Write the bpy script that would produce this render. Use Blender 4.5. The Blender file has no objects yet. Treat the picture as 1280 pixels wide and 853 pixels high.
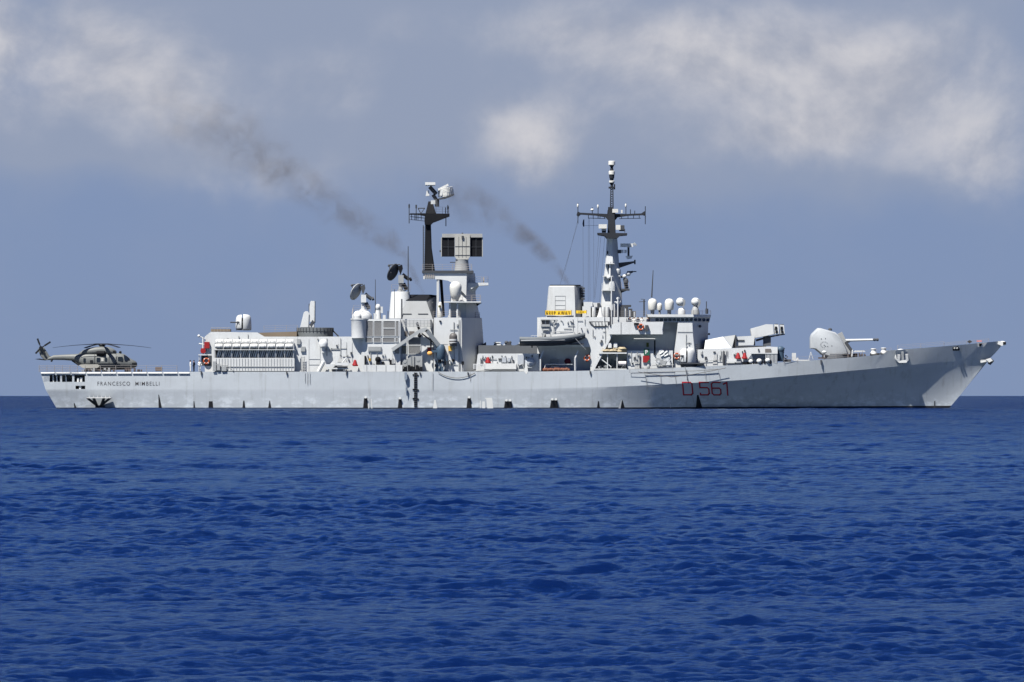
import bpy, bmesh, math, random
import numpy as np
from mathutils import Vector, Matrix

random.seed(7)
R = math.radians
sc = bpy.context.scene
COL = sc.collection

# ------------------------------------------------------------------ camera, sky, sun, exposure
DIST = 1303.0            # metres from the lens to the ship's centre line
CAMZ = 3.15              # eye height above the water at the ship
KPX = 156.36 / 1280.0    # metres per photograph pixel at the ship
EYE = 485.3              # picture row at eye height
cam_d = bpy.data.cameras.new("camera")
cam = bpy.data.objects.new("camera", cam_d)
COL.objects.link(cam)
cam.location = (0, -DIST, CAMZ)
cam.rotation_euler = (R(90), 0, 0)
cam_d.sensor_width = 36.0
cam_d.lens = 36.0 * DIST / 156.36
cam_d.shift_y = (EYE - 426.5) / 1280.0
cam_d.clip_start = 1.0
cam_d.clip_end = 60000.0
sc.camera = cam

SUN = Vector((-0.36, -0.45, 1.0)).normalized()       # towards the sun
elev = math.asin(SUN.z)
sun_d = bpy.data.lights.new("sun", 'SUN')
sun_d.energy = 4.9
sun_d.angle = R(0.5)
sun_d.color = (1.0, 0.955, 0.88)
sun = bpy.data.objects.new("sun", sun_d)
COL.objects.link(sun)
sun.rotation_euler = SUN.to_track_quat('Z', 'Y').to_euler()

world = bpy.data.worlds.new("World")
sc.world = world
world.use_nodes = True
SKY_STRENGTH = 0.05
sc.view_settings.view_transform = 'Standard'
sc.view_settings.look = 'None'
sc.view_settings.gamma = 1.0
sc.view_settings.use_curve_mapping = False
sc.view_settings.exposure = 1.75


class NT:
    """small helper for wiring nodes"""
    def __init__(s, tree):
        s.t = tree
        tree.nodes.clear()

    def n(s, kind, **kw):
        nd = s.t.nodes.new(kind)
        for k, v in kw.items():
            setattr(nd, k, v)
        return nd

    def put(s, sock, v):
        if hasattr(v, 'bl_idname') or hasattr(v, 'is_linked'):
            s.t.links.new(v, sock)
        else:
            sock.default_value = v

    def math(s, op, a, b=0.0, c=None, clamp=False):
        nd = s.n('ShaderNodeMath', operation=op, use_clamp=clamp)
        s.put(nd.inputs[0], a)
        s.put(nd.inputs[1], b)
        if c is not None:
            s.put(nd.inputs[2], c)
        return nd.outputs[0]

    def vec(s, op, a, b):
        nd = s.n('ShaderNodeVectorMath', operation=op)
        s.put(nd.inputs[0], a)
        s.put(nd.inputs[1], b)
        return nd.outputs[0]

    def noise(s, v, scale, detail=4, rough=0.5, dist=0.0):
        nd = s.n('ShaderNodeTexNoise')
        s.put(nd.inputs['Vector'], v)
        nd.inputs['Scale'].default_value = scale
        nd.inputs['Detail'].default_value = detail
        nd.inputs['Roughness'].default_value = rough
        nd.inputs['Distortion'].default_value = dist
        return nd.outputs[0]

    def mix(s, fac, a, b, blend='MIX'):
        nd = s.n('ShaderNodeMix', data_type='RGBA', blend_type=blend)
        s.put(nd.inputs[0], fac)
        s.put(nd.inputs[6], a)
        s.put(nd.inputs[7], b)
        return nd.outputs[2]

    def smooth(s, v, lo, hi):
        nd = s.n('ShaderNodeMapRange', interpolation_type='SMOOTHSTEP')
        s.put(nd.inputs[0], v)
        nd.inputs[1].default_value = lo
        nd.inputs[2].default_value = hi
        return nd.outputs[0]


def build_world():
    w = NT(world.node_tree)
    out = w.n('ShaderNodeOutputWorld')
    bg = w.n('ShaderNodeBackground')
    bg.inputs[1].default_value = SKY_STRENGTH
    w.t.links.new(bg.outputs[0], out.inputs[0])
    sky = w.n('ShaderNodeTexSky', sky_type='NISHITA')
    sky.sun_disc = False
    sky.sun_elevation = elev
    sky.sun_rotation = math.atan2(SUN.x, SUN.y)
    sky.air_density = 1.0
    sky.dust_density = 0.15
    sky.ozone_density = 2.0
    tc = w.n('ShaderNodeTexCoord')
    d = tc.outputs['Generated']
    sep = w.n('ShaderNodeSeparateXYZ')
    w.t.links.new(d, sep.inputs[0])
    yy = w.math('MAXIMUM', sep.outputs[1], 0.02)
    u = w.math('DIVIDE', sep.outputs[0], yy)
    v = w.math('DIVIDE', sep.outputs[2], yy)
    front = w.smooth(sep.outputs[1], 0.2, 0.8)
    # cloud layers: noise over the sky directions, gathered into banks
    wob = w.noise(d, 26, 4, 0.55)
    wob2 = w.noise(d, 31, 4, 0.55)
    def banks(lst, dv=0.0):
        total = None
        for (px, py, rx, ry, amp) in lst:
            cu, cv = (px - 640) * KPX / DIST, (EYE - py) * KPX / DIST
            du = w.math('DIVIDE', w.math('ADD', w.math('SUBTRACT', u, cu), w.math('MULTIPLY', w.math('SUBTRACT', wob, 0.5), 0.016)), rx * KPX / DIST)
            dw = w.math('DIVIDE', w.math('ADD', w.math('SUBTRACT', v, cv - dv), w.math('MULTIPLY', w.math('SUBTRACT', wob2, 0.5), 0.012)), ry * KPX / DIST)
            r2 = w.math('ADD', w.math('MULTIPLY', du, du), w.math('MULTIPLY', dw, dw))
            g = w.math('MULTIPLY', w.math('EXPONENT', w.math('MULTIPLY', r2, -1.0)), amp)
            total = g if total is None else w.math('ADD', total, g)
        return w.math('MULTIPLY', total, front)
    lit = banks([(60, 75, 190, 80, .80), (200, 125, 120, 55, .5), (5, 25, 80, 60, .5), (400, 118, 70, 45, .42),
                 (645, 168, 62, 55, .85), (320, 212, 110, 36, .45), (930, 80, 190, 70, .66), (850, 40, 130, 60, .40), (1020, 178, 190, 44, .80),
                 (1150, 70, 140, 70, .42), (1250, 215, 80, 40, .45), (1090, 120, 120, 55, .42), (700, 25, 140, 45, .42), (1210, 150, 90, 70, .25), (480, 60, 90, 40, .16), (770, 130, 70, 40, .18)])
    shade = banks([(170, 165, 260, 50, .65), (470, 120, 220, 110, .5), (840, 150, 180, 80, .55), (1000, 232, 260, 40, .35),
                   (1150, 150, 170, 80, .45), (620, 70, 330, 110, .62), (60, 170, 180, 34, .35), (1000, 40, 340, 110, .6), (150, 60, 320, 130, .5), (640, 0, 800, 60, .35)])
    sd = w.vec('MULTIPLY', d, (1.0, 1.0, 1.15))
    nz = w.noise(sd, 46, 10, 0.56, 0.15)
    nz_up = w.noise(w.vec('ADD', sd, (-.0012, 0, .0030)), 46, 10, 0.56, 0.15)
    veil = w.smooth(w.math('ADD', shade, w.math('MULTIPLY', w.math('SUBTRACT', nz, .5), 1.0)), -0.05, 0.75)
    puff = w.smooth(w.math('ADD', w.math('MULTIPLY', lit, 1.05), w.math('MULTIPLY', w.math('SUBTRACT', nz, .5), 1.9)), 0.08, 1.20)
    puff = w.math('MULTIPLY', puff, w.smooth(lit, 0.02, 0.35))
    relief = w.smooth(w.math('SUBTRACT', nz, nz_up), -.16, .12)
    # away from the photographed quarter the sky has scattered cloud of the same kind
    rest = w.smooth(w.noise(d, 5, 8, 0.55), 0.52, 0.72)
    rest = w.math('MULTIPLY', w.math('MULTIPLY', rest, w.math('SUBTRACT', 1.0, front)), 0.18)
    base = w.mix(1.0, sky.outputs[0], (0.16, 0.28, 0.60, 1), 'MULTIPLY')
    # sea haze: the low sky goes to one even blue grey
    low = w.math('MULTIPLY', w.math('SUBTRACT', 1.0, w.smooth(sep.outputs[2], 0.05, 0.34)), w.math('ADD', 0.30, w.math('MULTIPLY', front, 0.70)))
    base = w.mix(w.math('MULTIPLY', low, 0.94), base, (1.31, 1.735, 2.76, 1))
    c1 = w.mix(w.math('MULTIPLY', veil, 0.62), base, (1.98, 2.22, 2.80, 1))
    lum = w.mix(relief, (2.45, 2.55, 2.95, 1), (4.25, 4.12, 4.18, 1))
    c2 = w.mix(w.math('MULTIPLY', puff, 0.74), c1, lum)
    c3 = w.mix(rest, c2, (3.4, 3.4, 3.7, 1))
    w.t.links.new(c3, bg.inputs[0])


build_world()

# ------------------------------------------------------------------ materials
MATS = {}
PAINT = 0.56


def mat(name, rgb, rough=0.55, metal=0.0, var=0.06, vscale=0.35, streak=0.0, rust=0.0, spec=0.18, bump=0.0, sea_light=0.0):
    rgb = tuple(c * PAINT for c in rgb)
    m = bpy.data.materials.new(name)
    m.use_nodes = True
    t = NT(m.node_tree)
    out = t.n('ShaderNodeOutputMaterial')
    p = t.n('ShaderNodeBsdfPrincipled')
    t.t.links.new(p.outputs[0], out.inputs[0])
    g = t.n('ShaderNodeNewGeometry').outputs['Position']
    c = (*rgb, 1)
    nz = t.noise(g, vscale, 6, 0.6)
    col = t.mix(t.smooth(nz, 0.3, 0.7), tuple(x * (1 - var) for x in rgb) + (1,), tuple(min(1, x * (1 + var)) for x in rgb) + (1,))
    if streak:
        sv = t.vec('MULTIPLY', g, (1.6, 1.0, 0.10))
        sn = t.noise(sv, 1.0, 5, 0.65)
        col = t.mix(t.math('MULTIPLY', t.smooth(sn, 0.50, 0.78), streak), col, (rgb[0] * .62, rgb[1] * .60, rgb[2] * .56, 1))
        pv = t.vec('MULTIPLY', g, (0.22, 1.0, 0.35))
        pn = t.noise(pv, 1.0, 3, 0.5)
        col = t.mix(t.math('MULTIPLY', t.smooth(pn, 0.52, 0.60), streak * 0.35), col, tuple(min(1, x * 1.14) for x in rgb) + (1,))
    if rust:
        rv = t.vec('MULTIPLY', g, (1.2, 1.0, 0.25))
        rn = t.noise(rv, 0.9, 6, 0.7)
        col = t.mix(t.math('MULTIPLY', t.smooth(rn, 0.66, 0.78), rust), col, (0.20, 0.11, 0.06, 1))
    if sea_light:
        # mottled light thrown up by the sea, painted into the lower hull colour
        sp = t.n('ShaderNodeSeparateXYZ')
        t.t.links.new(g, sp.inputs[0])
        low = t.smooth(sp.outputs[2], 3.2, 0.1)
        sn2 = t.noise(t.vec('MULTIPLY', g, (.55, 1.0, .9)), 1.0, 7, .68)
        col = t.mix(t.math('MULTIPLY', t.math('MULTIPLY', t.smooth(sn2, .46, .66), low), sea_light), col, tuple(min(1, x * 1.55) for x in rgb) + (1,))
    t.put(p.inputs['Base Color'], col)
    p.inputs['Roughness'].default_value = rough
    p.inputs['Metallic'].default_value = metal
    p.inputs['Specular IOR Level'].default_value = spec
    if bump:
        b = t.n('ShaderNodeBump')
        b.inputs['Strength'].default_value = bump
        b.inputs['Distance'].default_value = 0.05
        t.put(b.inputs['Height'], t.noise(g, 1.1, 3, 0.5))
        t.t.links.new(b.outputs[0], p.inputs['Normal'])
    MATS[name] = m
    return m


hull_m = mat("hull_paint", (.385, .42, .455), .5, var=.05, vscale=.12, streak=.6, rust=.35, bump=.14, sea_light=.8)
boot_m = mat("boot_topping", (.012, .012, .014), .5)
deck_m = mat("deck_paint", (.16, .16, .15), .8)
ship_m = mat("ship_paint", (.56, .58, .59), .5, var=.05, vscale=.25, streak=.30, rust=.16, bump=.05)
grey_m = mat("mid_grey_paint", (.30, .315, .325), .55, streak=.25)
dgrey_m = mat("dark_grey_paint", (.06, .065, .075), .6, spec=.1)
navy_m = mat("dark_blue_grey_paint", (.10, .11, .125), .6, streak=.3)
black_m = mat("black_paint", (.010, .011, .014), .7, spec=.06)
white_m = mat("white_gloss_paint", (.62, .63, .62), .35, var=.03)
cream_m = mat("radome_plastic", (.60, .60, .57), .4, var=.03)
brown_m = mat("brown_nonslip", (.20, .16, .12), .85)
grille_m = mat("intake_grille", (.14, .13, .125), .8)
glass_m = mat("dark_glass", (.012, .016, .022), .08, spec=.6, var=0)
red_m = mat("red_paint", (.27, .015, .018), .5)
redno_m = mat("pennant_red", (.46, .014, .03), .6)
orange_m = mat("orange_plastic", (.33, .062, .02), .5)
green_m = mat("green_paint", (.015, .10, .065), .5)
yellow_m = mat("yellow_fabric", (.80, .52, .03), .75)
steel_m = mat("bare_steel", (.35, .35, .35), .35, metal=.6)
straw_m = mat("straw_net", (.36, .30, .20), .95, var=.35, vscale=3)
helo_m = mat("helicopter_paint", (.135, .145, .145), .5, var=.08, vscale=.8, streak=.15)
helod_m = mat("helicopter_dark", (.018, .020, .024), .6, spec=.06)
rubber_m = mat("grey_rubber", (.115, .13, .145), .6)
rope_m = mat("rope_fibre", (.12, .11, .10), .9)
skin_m = mat("skin", (.36, .20, .13), .6)
cloth_w = mat("white_uniform", (.68, .68, .66), .8)
cloth_d = mat("dark_uniform", (.03, .035, .06), .85)
hair_m = mat("dark_hair", (.012, .010, .008), .7)
fence_m = mat("net_mesh", (.30, .28, .27), .8)
yblk_m = mat("blue_hoist", (.05, .085, .13), .5)

# ------------------------------------------------------------------ modelling helpers


def P(px, py, y=0.0):
    """photograph pixel at depth y (metres from the centre line, minus = towards us) -> point"""
    s = KPX * (DIST + y) / DIST
    return Vector(((px - 640) * s, y, CAMZ - (py - EYE) * s))


ORIG = {}


class MB:
    def __init__(s):
        s.bm = bmesh.new()
        s.mi = 0

    def face(s, vs, smooth=False):
        try:
            f = s.bm.faces.new(vs)
        except ValueError:
            return None
        f.material_index = s.mi
        f.smooth = smooth
        return f

    def rings(s, rings, cap=True, smooth=False, close=True):
        vr = [[s.bm.verts.new(p) for p in r] for r in rings]
        n = len(vr[0])
        for a, b in zip(vr, vr[1:]):
            for i in range(n if close else n - 1):
                j = (i + 1) % n
                s.face((a[i], a[j], b[j], b[i]), smooth)
        if cap and close:
            s.face(vr[0][::-1])
            s.face(vr[-1])
        return s

    def prism(s, poly, y0, y1, ym=None):
        ym = y0 if ym is None else ym
        def pts(y):
            return [Vector((p.x, y, p.z)) for p in (P(a, b, ym) for a, b in poly)]
        return s.rings([pts(y0), pts(y1)])

    def box(s, px0, py0, px1, py1, y0, y1):
        return s.prism([(px0, py1), (px1, py1), (px1, py0), (px0, py0)], y0, y1)

    def hull(s, pts):
        b2 = bmesh.new()
        for q in pts:
            b2.verts.new(P(*q))
        r = bmesh.ops.convex_hull(b2, input=b2.verts)
        mp = {}
        for f in b2.faces:
            vs = []
            for v in f.verts:
                if v not in mp:
                    mp[v] = s.bm.verts.new(v.co)
                vs.append(mp[v])
            s.face(vs)
        b2.free()
        return s

    def tower(s, levels):
        """levels from top to bottom: py, left px, right px, near y, far y, left chamfer px, right chamfer px, chamfer depth m"""
        rg = []
        for (py, l, r, yn, yf, cl, cr, cd) in levels:
            q = [(l, yn + cd), (l + cl, yn), (r - cr, yn), (r, yn + cd), (r, yf - cd), (r - cr, yf), (l + cl, yf), (l, yf - cd)]
            ring = []
            for px, y in q:
                p = P(px, py, yn)
                ring.append(Vector((p.x, y, p.z)))
            rg.append(ring)
        return s.rings(rg)

    def lathe(s, px, y, prof, seg=20):
        """vertical axis at px,y ; prof = [(py, radius px)]"""
        rg = []
        for py, r in prof:
            c = P(px, py, y)
            rr = max(r, 0.02) * KPX
            rg.append([c + Vector((rr * math.cos(a), rr * math.sin(a), 0)) for a in (2 * math.pi * i / seg for i in range(seg))])
        return s.rings(rg, smooth=True)

    def ball(s, c, r, sx=1, sy=1, sz=1, seg=16, smooth=True):
        c = Vector(c)
        rg = []
        h = seg // 2
        for j in range(1, h):
            a = math.pi * j / h
            rg.append([c + Vector((r * sx * math.sin(a) * math.cos(b), r * sy * math.sin(a) * math.sin(b), r * sz * math.cos(a)))
                       for b in (2 * math.pi * i / seg for i in range(seg))])
        return s.rings(rg, smooth=smooth)

    def cone(s, a, b, ra, rb, seg=12):
        """round bar between two world points"""
        a, b = Vector(a), Vector(b)
        d = (b - a).normalized()
        u = d.orthogonal().normalized()
        v = d.cross(u)
        rg = [[c + (u * math.cos(t) + v * math.sin(t)) * r for t in (2 * math.pi * i / seg for i in range(seg))] for c, r in ((a, ra), (b, rb))]
        return s.rings(rg, smooth=seg > 6)

    def rod(s, a, b, r, seg=6, r2=None):
        return s.cone(P(*a), P(*b), r, r if r2 is None else r2, seg)

    def pipe(s, pts, r, seg=6):
        for a, b in zip(pts, pts[1:]):
            s.rod(a, b, r, seg)
        return s

    def beam(s, a, b, w, d):
        """rectangular bar between two world points"""
        a, b = Vector(a), Vector(b)
        t = (b - a).normalized()
        u = Vector((0, 1, 0))
        if abs(t.y) > 0.9:
            u = Vector((1, 0, 0))
        v = t.cross(u).normalized()
        u = v.cross(t).normalized()
        rg = [[c + u * (d / 2 * i) + v * (w / 2 * j) for i, j in ((-1, -1), (1, -1), (1, 1), (-1, 1))] for c in (a, b)]
        return s.rings(rg)

    def torus(s, c, R_, r, seg=20, sec=8, axis='y'):
        c = Vector(c)
        vr = []
        for i in range(seg):
            a = 2 * math.pi * i / seg
            e = Vector((math.cos(a), 0, math.sin(a))) if axis == 'y' else Vector((math.cos(a), math.sin(a), 0))
            k = Vector((0, 1, 0)) if axis == 'y' else Vector((0, 0, 1))
            vr.append([s.bm.verts.new(c + e * (R_ + r * math.cos(b)) + k * (r * math.sin(b))) for b in (2 * math.pi * j / sec for j in range(sec))])
        for i in range(seg):
            for j in range(sec):
                a, b = vr[i], vr[(i + 1) % seg]
                s.face((a[j], b[j], b[(j + 1) % sec], a[(j + 1) % sec]), True)
        return s

    def rail(s, pts, h, step=1.6, r=0.028, wires=3):
        """guard rail over a polyline of (px,py,y) feet, h metres high"""
        for a, b in zip(pts, pts[1:]):
            a, b = P(*a), P(*b)
            n = max(1, round((b - a).length / step))
            for i in range(n + 1):
                q = a.lerp(b, i / n)
                s.cone(q, q + Vector((0, 0, h)), r, r, 5)
            for k in range(wires):
                z = Vector((0, 0, h * (k + 1) / wires))
                s.cone(a + z, b + z, r * .7, r * .7, 4)
        return s

    def build(s, name, mats, parent=None, bevel=0.0, sharp=38):
        if not isinstance(mats, (list, tuple)):
            mats = [mats]
        bmesh.ops.recalc_face_normals(s.bm, faces=s.bm.faces)
        if bevel:
            es = [e for e in s.bm.edges if len(e.link_faces) == 2 and e.calc_face_angle(0) > 0.5]
            bmesh.ops.bevel(s.bm, geom=es, offset=bevel, segments=2, affect='EDGES', clamp_overlap=True)
        o0 = ORIG.get(parent.name, Vector((0, 0, 0))) if parent else Vector((0, 0, 0))
        if o0.length:
            bmesh.ops.translate(s.bm, verts=s.bm.verts, vec=-o0)
        if mats[0] is MATS.get("ship_paint") and len(mats) == 1:
            s.bm.normal_update()
            up = [f for f in s.bm.faces if f.normal.z > .8 and f.calc_area() > 1.2]
            if up:
                mats = list(mats) + [MATS["deck_paint"]]
                for f in up:
                    f.material_index = 1
        if parent and name in SPLIT:
            first = None
            for bm in islands(s.bm):
                o = s.link(bm, name, mats, parent, o0, sharp)
                first = first or o
            s.bm.free()
            return first
        return s.link(s.bm, name, mats, parent, o0, sharp)

    def link(s, bm, name, mats, parent, o0, sharp):
        me = bpy.data.meshes.new(name)
        bm.to_mesh(me)
        bm.free()
        me.set_sharp_from_angle(angle=R(sharp))
        for m in mats:
            me.materials.append(m)
        o = bpy.data.objects.new(name, me)
        COL.objects.link(o)
        if parent:
            o.parent = parent
            ORIG[o.name] = o0
        return o


SPLIT = {"girder", "wall_cabinet", "store_box", "machinery_cabinet", "vent_box", "deck_locker", "pod_antenna", "pod_neck", "whip_antenna", "floodlight", "louvre",
         "wall_fitting", "deck_fitting", "drain_line", "edge_bracket", "rib", "mast_equipment", "deck_equipment", "yard_antenna", "decoy_tube", "wing_rail", "halyard",
         "dark_equipment", "shaded_machinery", "wing_platform", "small_fitting", "roller", "blast_deflector", "blast_shield", "signal_pole", "conduit", "support_leg", "wheel_hub", "flag_slot",
         "window_ledge", "ring", "panel_bar", "net_roll", "winch", "stiffener", "lamp_fitting", "equipment_rack"}


def islands(bm):
    bm.verts.ensure_lookup_table()
    seen = set()
    out = []
    for v0 in bm.verts:
        if v0 in seen:
            continue
        stack, comp = [v0], []
        seen.add(v0)
        while stack:
            v = stack.pop()
            comp.append(v)
            for e in v.link_edges:
                w = e.other_vert(v)
                if w not in seen:
                    seen.add(w)
                    stack.append(w)
        b2 = bmesh.new()
        mp = {v: b2.verts.new(v.co) for v in comp}
        fs = {f for v in comp for f in v.link_faces}
        for f in fs:
            g = b2.faces.new([mp[v] for v in f.verts])
            g.material_index = f.material_index
            g.smooth = f.smooth
        out.append(b2)
    return out


def tag(o, label=None, cat=None, group=None, kind=None):
    for k, v in (('label', label), ('category', cat), ('group', group), ('kind', kind)):
        if v:
            o[k] = v
    return o


def thing(name, loc, label, cat, group=None):
    o = bpy.data.objects.new(name, None)
    o.empty_display_size = 0.3
    COL.objects.link(o)
    o.location = loc
    ORIG[o.name] = Vector(loc)
    return tag(o, label, cat, group)


def centre_origin(o):
    """put a lone mesh object's origin at the middle of its foot"""
    me = o.data
    co = np.empty(len(me.vertices) * 3)
    me.vertices.foreach_get('co', co)
    co = co.reshape(-1, 3)
    c = Vector(((co[:, 0].min() + co[:, 0].max()) / 2, (co[:, 1].min() + co[:, 1].max()) / 2, co[:, 2].min()))
    me.transform(Matrix.Translation(-c))
    o.location = c
    return o


def interp(x, tab):
    return float(np.interp(x, [t[0] for t in tab], [t[1] for t in tab]))


# ------------------------------------------------------------------ the sea
CHOP = 0.30


def build_sea():
    Re = 4.6e6
    rng = np.random.default_rng(11)
    rr = [3.0]
    while rr[-1] < 9000:
        r = rr[-1]
        f = 0.05 if r < 80 else (0.00085 if r < 300 else (0.0008 if r < 1250 else (0.0018 if r < 4200 else 0.012)))
        rr.append(r * (1 + f))
    rr = np.array(rr)
    half = [0.0]
    st = 0.0001875 * 1.35
    while half[-1] < math.pi:
        a = half[-1]
        step = max(st, (a - 0.065) * 0.12)
        half.append(a + (st if a < 0.072 else (min(step, 0.0032) if a < 1.0 else step * 0.3)))
    half[-1] = math.pi
    half = np.array(half)
    ang = np.concatenate([-half[::-1], half[1:]])[1:]
    A, Rr = np.meshgrid(ang, rr)
    x = Rr * np.sin(A)
    yl = Rr * np.cos(A)
    dang = np.gradient(ang)[None, :]
    drr = np.gradient(rr)[:, None]
    res = np.maximum(Rr * dang, drr * 0.8)
    z = np.zeros_like(x)
    n = 190
    lam = np.exp(rng.uniform(np.log(0.20), np.log(8.0), n))
    th = rng.normal(-1.45, 0.95, n)
    ph = rng.uniform(0, 2 * np.pi, n)
    slope = 0.0175 * np.interp(np.log(lam), np.log([.22, .5, 1.2, 3, 9]), [1.75, 1.6, .86, .58, .24])
    live = Rr < 4600
    idx = np.where(live.ravel())[0]
    xf, yf, rf = x.ravel()[idx], yl.ravel()[idx], res.ravel()[idx]
    # gusts: ruffled and smoother patches
    gust = np.ones_like(xf)
    for lm, th0, p0 in ((61, .3, 1.0), (37, 1.9, 2.2), (23, 2.6, .4), (90, -.6, 3.1)):
        k = 2 * np.pi / lm
        gust += .13 * np.sin(k * (xf * np.cos(th0) + yf * np.sin(th0)) + p0 + 1.5 * np.sin(.05 * xf + p0))
    zf = np.zeros_like(xf)
    miss = np.zeros_like(xf)
    for i in range(n):
        k = 2 * np.pi / lam[i]
        w = np.clip(lam[i] / rf / 1.9 - 0.55, 0, 1)
        on = w > 0
        miss += (slope[i] * (1 - w)) ** 2
        s = np.sin(k * (xf[on] * np.cos(th[i]) + yf[on] * np.sin(th[i])) + ph[i])
        zf[on] += w[on] * slope[i] / k * s
    zf *= gust
    for lm, th0, am in ((34, -1.1, .05), (52, -1.9, .07), (19, -1.45, .03)):
        k = 2 * np.pi / lm
        w = np.clip(lm / rf / 2.4 - 0.5, 0, 1)
        zf += w * am * np.sin(k * (xf * np.cos(th0) + yf * np.sin(th0)) + lm)
    zf = zf + 1.2 * np.abs(zf) * zf
    z.ravel()[idx] = zf
    chop = np.full(x.size, np.sqrt(np.sum(slope ** 2) / 2))
    chop[idx] = np.sqrt(miss / 2)
    d2 = x ** 2 + (yl - DIST) ** 2
    z -= d2 / (2 * Re)
    nr, na = x.shape
    co = np.stack([x, yl - DIST, z], -1).astype(np.float32).reshape(-1, 3)
    CHOP_MAX = float(chop.max())
    me = bpy.data.meshes.new("sea")
    me.vertices.add(len(co))
    me.vertices.foreach_set('co', co.ravel())
    i0 = (np.arange(nr - 1)[:, None] * na + np.arange(na)[None, :])
    nxt = (np.arange(na) + 1) % na
    i1 = (np.arange(nr - 1)[:, None] * na + nxt[None, :])
    q = np.stack([i0, i1, i1 + na, i0 + na], -1).reshape(-1, 4).astype(np.int32)
    me.loops.add(q.size)
    me.polygons.add(len(q))
    me.loops.foreach_set('vertex_index', q.ravel()[::1])
    me.polygons.foreach_set('loop_start', np.arange(0, q.size, 4, dtype=np.int32))
    me.polygons.foreach_set('use_smooth', np.ones(len(q), dtype=bool))
    at = me.attributes.new('chop', 'FLOAT', 'POINT')
    at.data.foreach_set('value', chop.astype(np.float32))
    me.update(calc_edges=True)
    m = bpy.data.materials.new("sea_water")
    m.use_nodes = True
    t = NT(m.node_tree)
    out = t.n('ShaderNodeOutputMaterial')
    g = t.n('ShaderNodeNewGeometry').outputs['Position']
    b = t.n('ShaderNodeBump')
    b.inputs['Strength'].default_value = 1.0
    ca = t.n('ShaderNodeAttribute', attribute_name='chop')
    t.put(b.inputs['Distance'], t.math('ADD', .038, t.math('MULTIPLY', t.math('POWER', t.math('MULTIPLY', ca.outputs['Fac'], 1 / CHOP_MAX), 12.0), CHOP)))
    h = t.math('ADD', t.noise(g, 3.2, 7, 0.70), t.math('MULTIPLY', t.noise(g, 0.9, 3, 0.5), 1.2))
    t.put(b.inputs['Height'], h)
    # light scattered back out of the deep water, and a wind-roughened mirror of the sky over it
    deep = t.n('ShaderNodeBsdfDiffuse')
    deep.inputs['Color'].default_value = (.0006, .0038, .0245, 1)
    gl = t.n('ShaderNodeBsdfGlossy')
    gl.inputs['Color'].default_value = (.76, .95, 1, 1)
    gl.inputs['Roughness'].default_value = 0.07
    t.t.links.new(b.outputs[0], gl.inputs['Normal'])
    fr = t.n('ShaderNodeFresnel')
    fr.inputs['IOR'].default_value = 1.333
    t.t.links.new(b.outputs[0], fr.inputs['Normal'])
    fac = t.math('MULTIPLY', t.math('POWER', fr.outputs[0], 1.25), 0.88)
    mx = t.n('ShaderNodeMixShader')
    t.put(mx.inputs[0], fac)
    t.t.links.new(deep.outputs[0], mx.inputs[1])
    t.t.links.new(gl.outputs[0], mx.inputs[2])
    t.t.links.new(mx.outputs[0], out.inputs[0])
    me.materials.append(m)
    o = bpy.data.objects.new("sea", me)
    COL.objects.link(o)
    o['kind'] = 'structure'
    print("sea verts", len(co), chop.min(), chop.max())


build_sea()

# ------------------------------------------------------------------ the ship's hull
ship = thing("destroyer", (0, 0, 0), "long grey naval destroyer lying broadside on the open blue sea", "warship")

DECK = [(50, 465.2), (240, 465), (700, 464.6), (780, 463), (870, 459.5), (950, 456), (1027, 451), (1060, 448.5), (1100, 444.8), (1115.5, 443), (1117.5, 438.3), (1183, 433), (1251, 426.4), (1257, 428.3)]
KNUC = [(50, 487), (640, 487), (703, 486), (800, 483.4), (853, 481), (900, 478.5), (960, 475), (1060, 466.5), (1120, 461), (1166, 456), (1226, 450.5), (1257, 447)]
STERN = [(460, 48.5), (465, 50), (487, 56.5), (511, 70.5), (523, 78)]
STEM = [(426, 1259), (432, 1256), (460, 1229), (485, 1211), (510.5, 1189.5), (523, 1179)]
HB_D = [(0, 6.2), (.1, 7.25), (.25, 7.9), (.6, 8.0), (.7, 7.33), (.78, 6.25), (.86, 4.7), (.93, 2.9), (.98, 1.25), (1, .25)]
HB_K = [(0, 6.2), (.1, 7.3), (.25, 7.95), (.6, 8.05), (.7, 7.4), (.78, 6.3), (.86, 4.6), (.93, 2.65), (.98, .95), (1, .12)]
HB_W = [(0, 5.7), (.1, 7.05), (.25, 7.85), (.5, 7.85), (.6, 7.5), (.66, 6.5), (.72, 4.75), (.78, 3.2), (.86, 1.8), (.93, .8), (.98, .22), (1, .05)]
# level: fraction 0 = waterline .. 1 = knuckle .. 2 = deck edge
LEV = [-0.3, 0.0, 0.055, 0.15, 0.3, 0.5, 0.7, 0.85, 1.0, 1.001, 1.5, 2.0]
WLPY = 511.0


def hull_py(u, v):
    px = 50 + 1207 * u
    k = interp(px, KNUC)
    if v <= 1:
        return WLPY + (k - WLPY) * v
    return k + (interp(px, DECK) - k) * (v - 1)


def hull_hb(u, v):
    w, k, d = interp(u, HB_W), interp(u, HB_K), interp(u, HB_D)
    if v <= 0:
        return w * (1 + v * .25)
    if v <= 1:
        return w + (k - w) * v ** 1.15
    return k + (d - k) * (v - 1)


def hull_pt(u, v):
    py = hull_py(u, v)
    px = interp(py, STERN) * (1 - u) + interp(py, STEM) * u
    q = P(px, py, -7)
    return Vector((q.x, -hull_hb(u, v), q.z))


def hull_y(px, py):
    """starboard skin at a picture position"""
    a, b = interp(py, STERN), interp(py, STEM)
    u = min(1, max(0, (px - a) / (b - a)))
    dpx = 50 + 1207 * u
    k, d = interp(dpx, KNUC), interp(dpx, DECK)
    v = (WLPY - py) / (WLPY - k) if py >= k else 1 + (k - py) / max(.1, k - d)
    return -hull_hb(u, min(2, max(-.3, v)))


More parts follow.
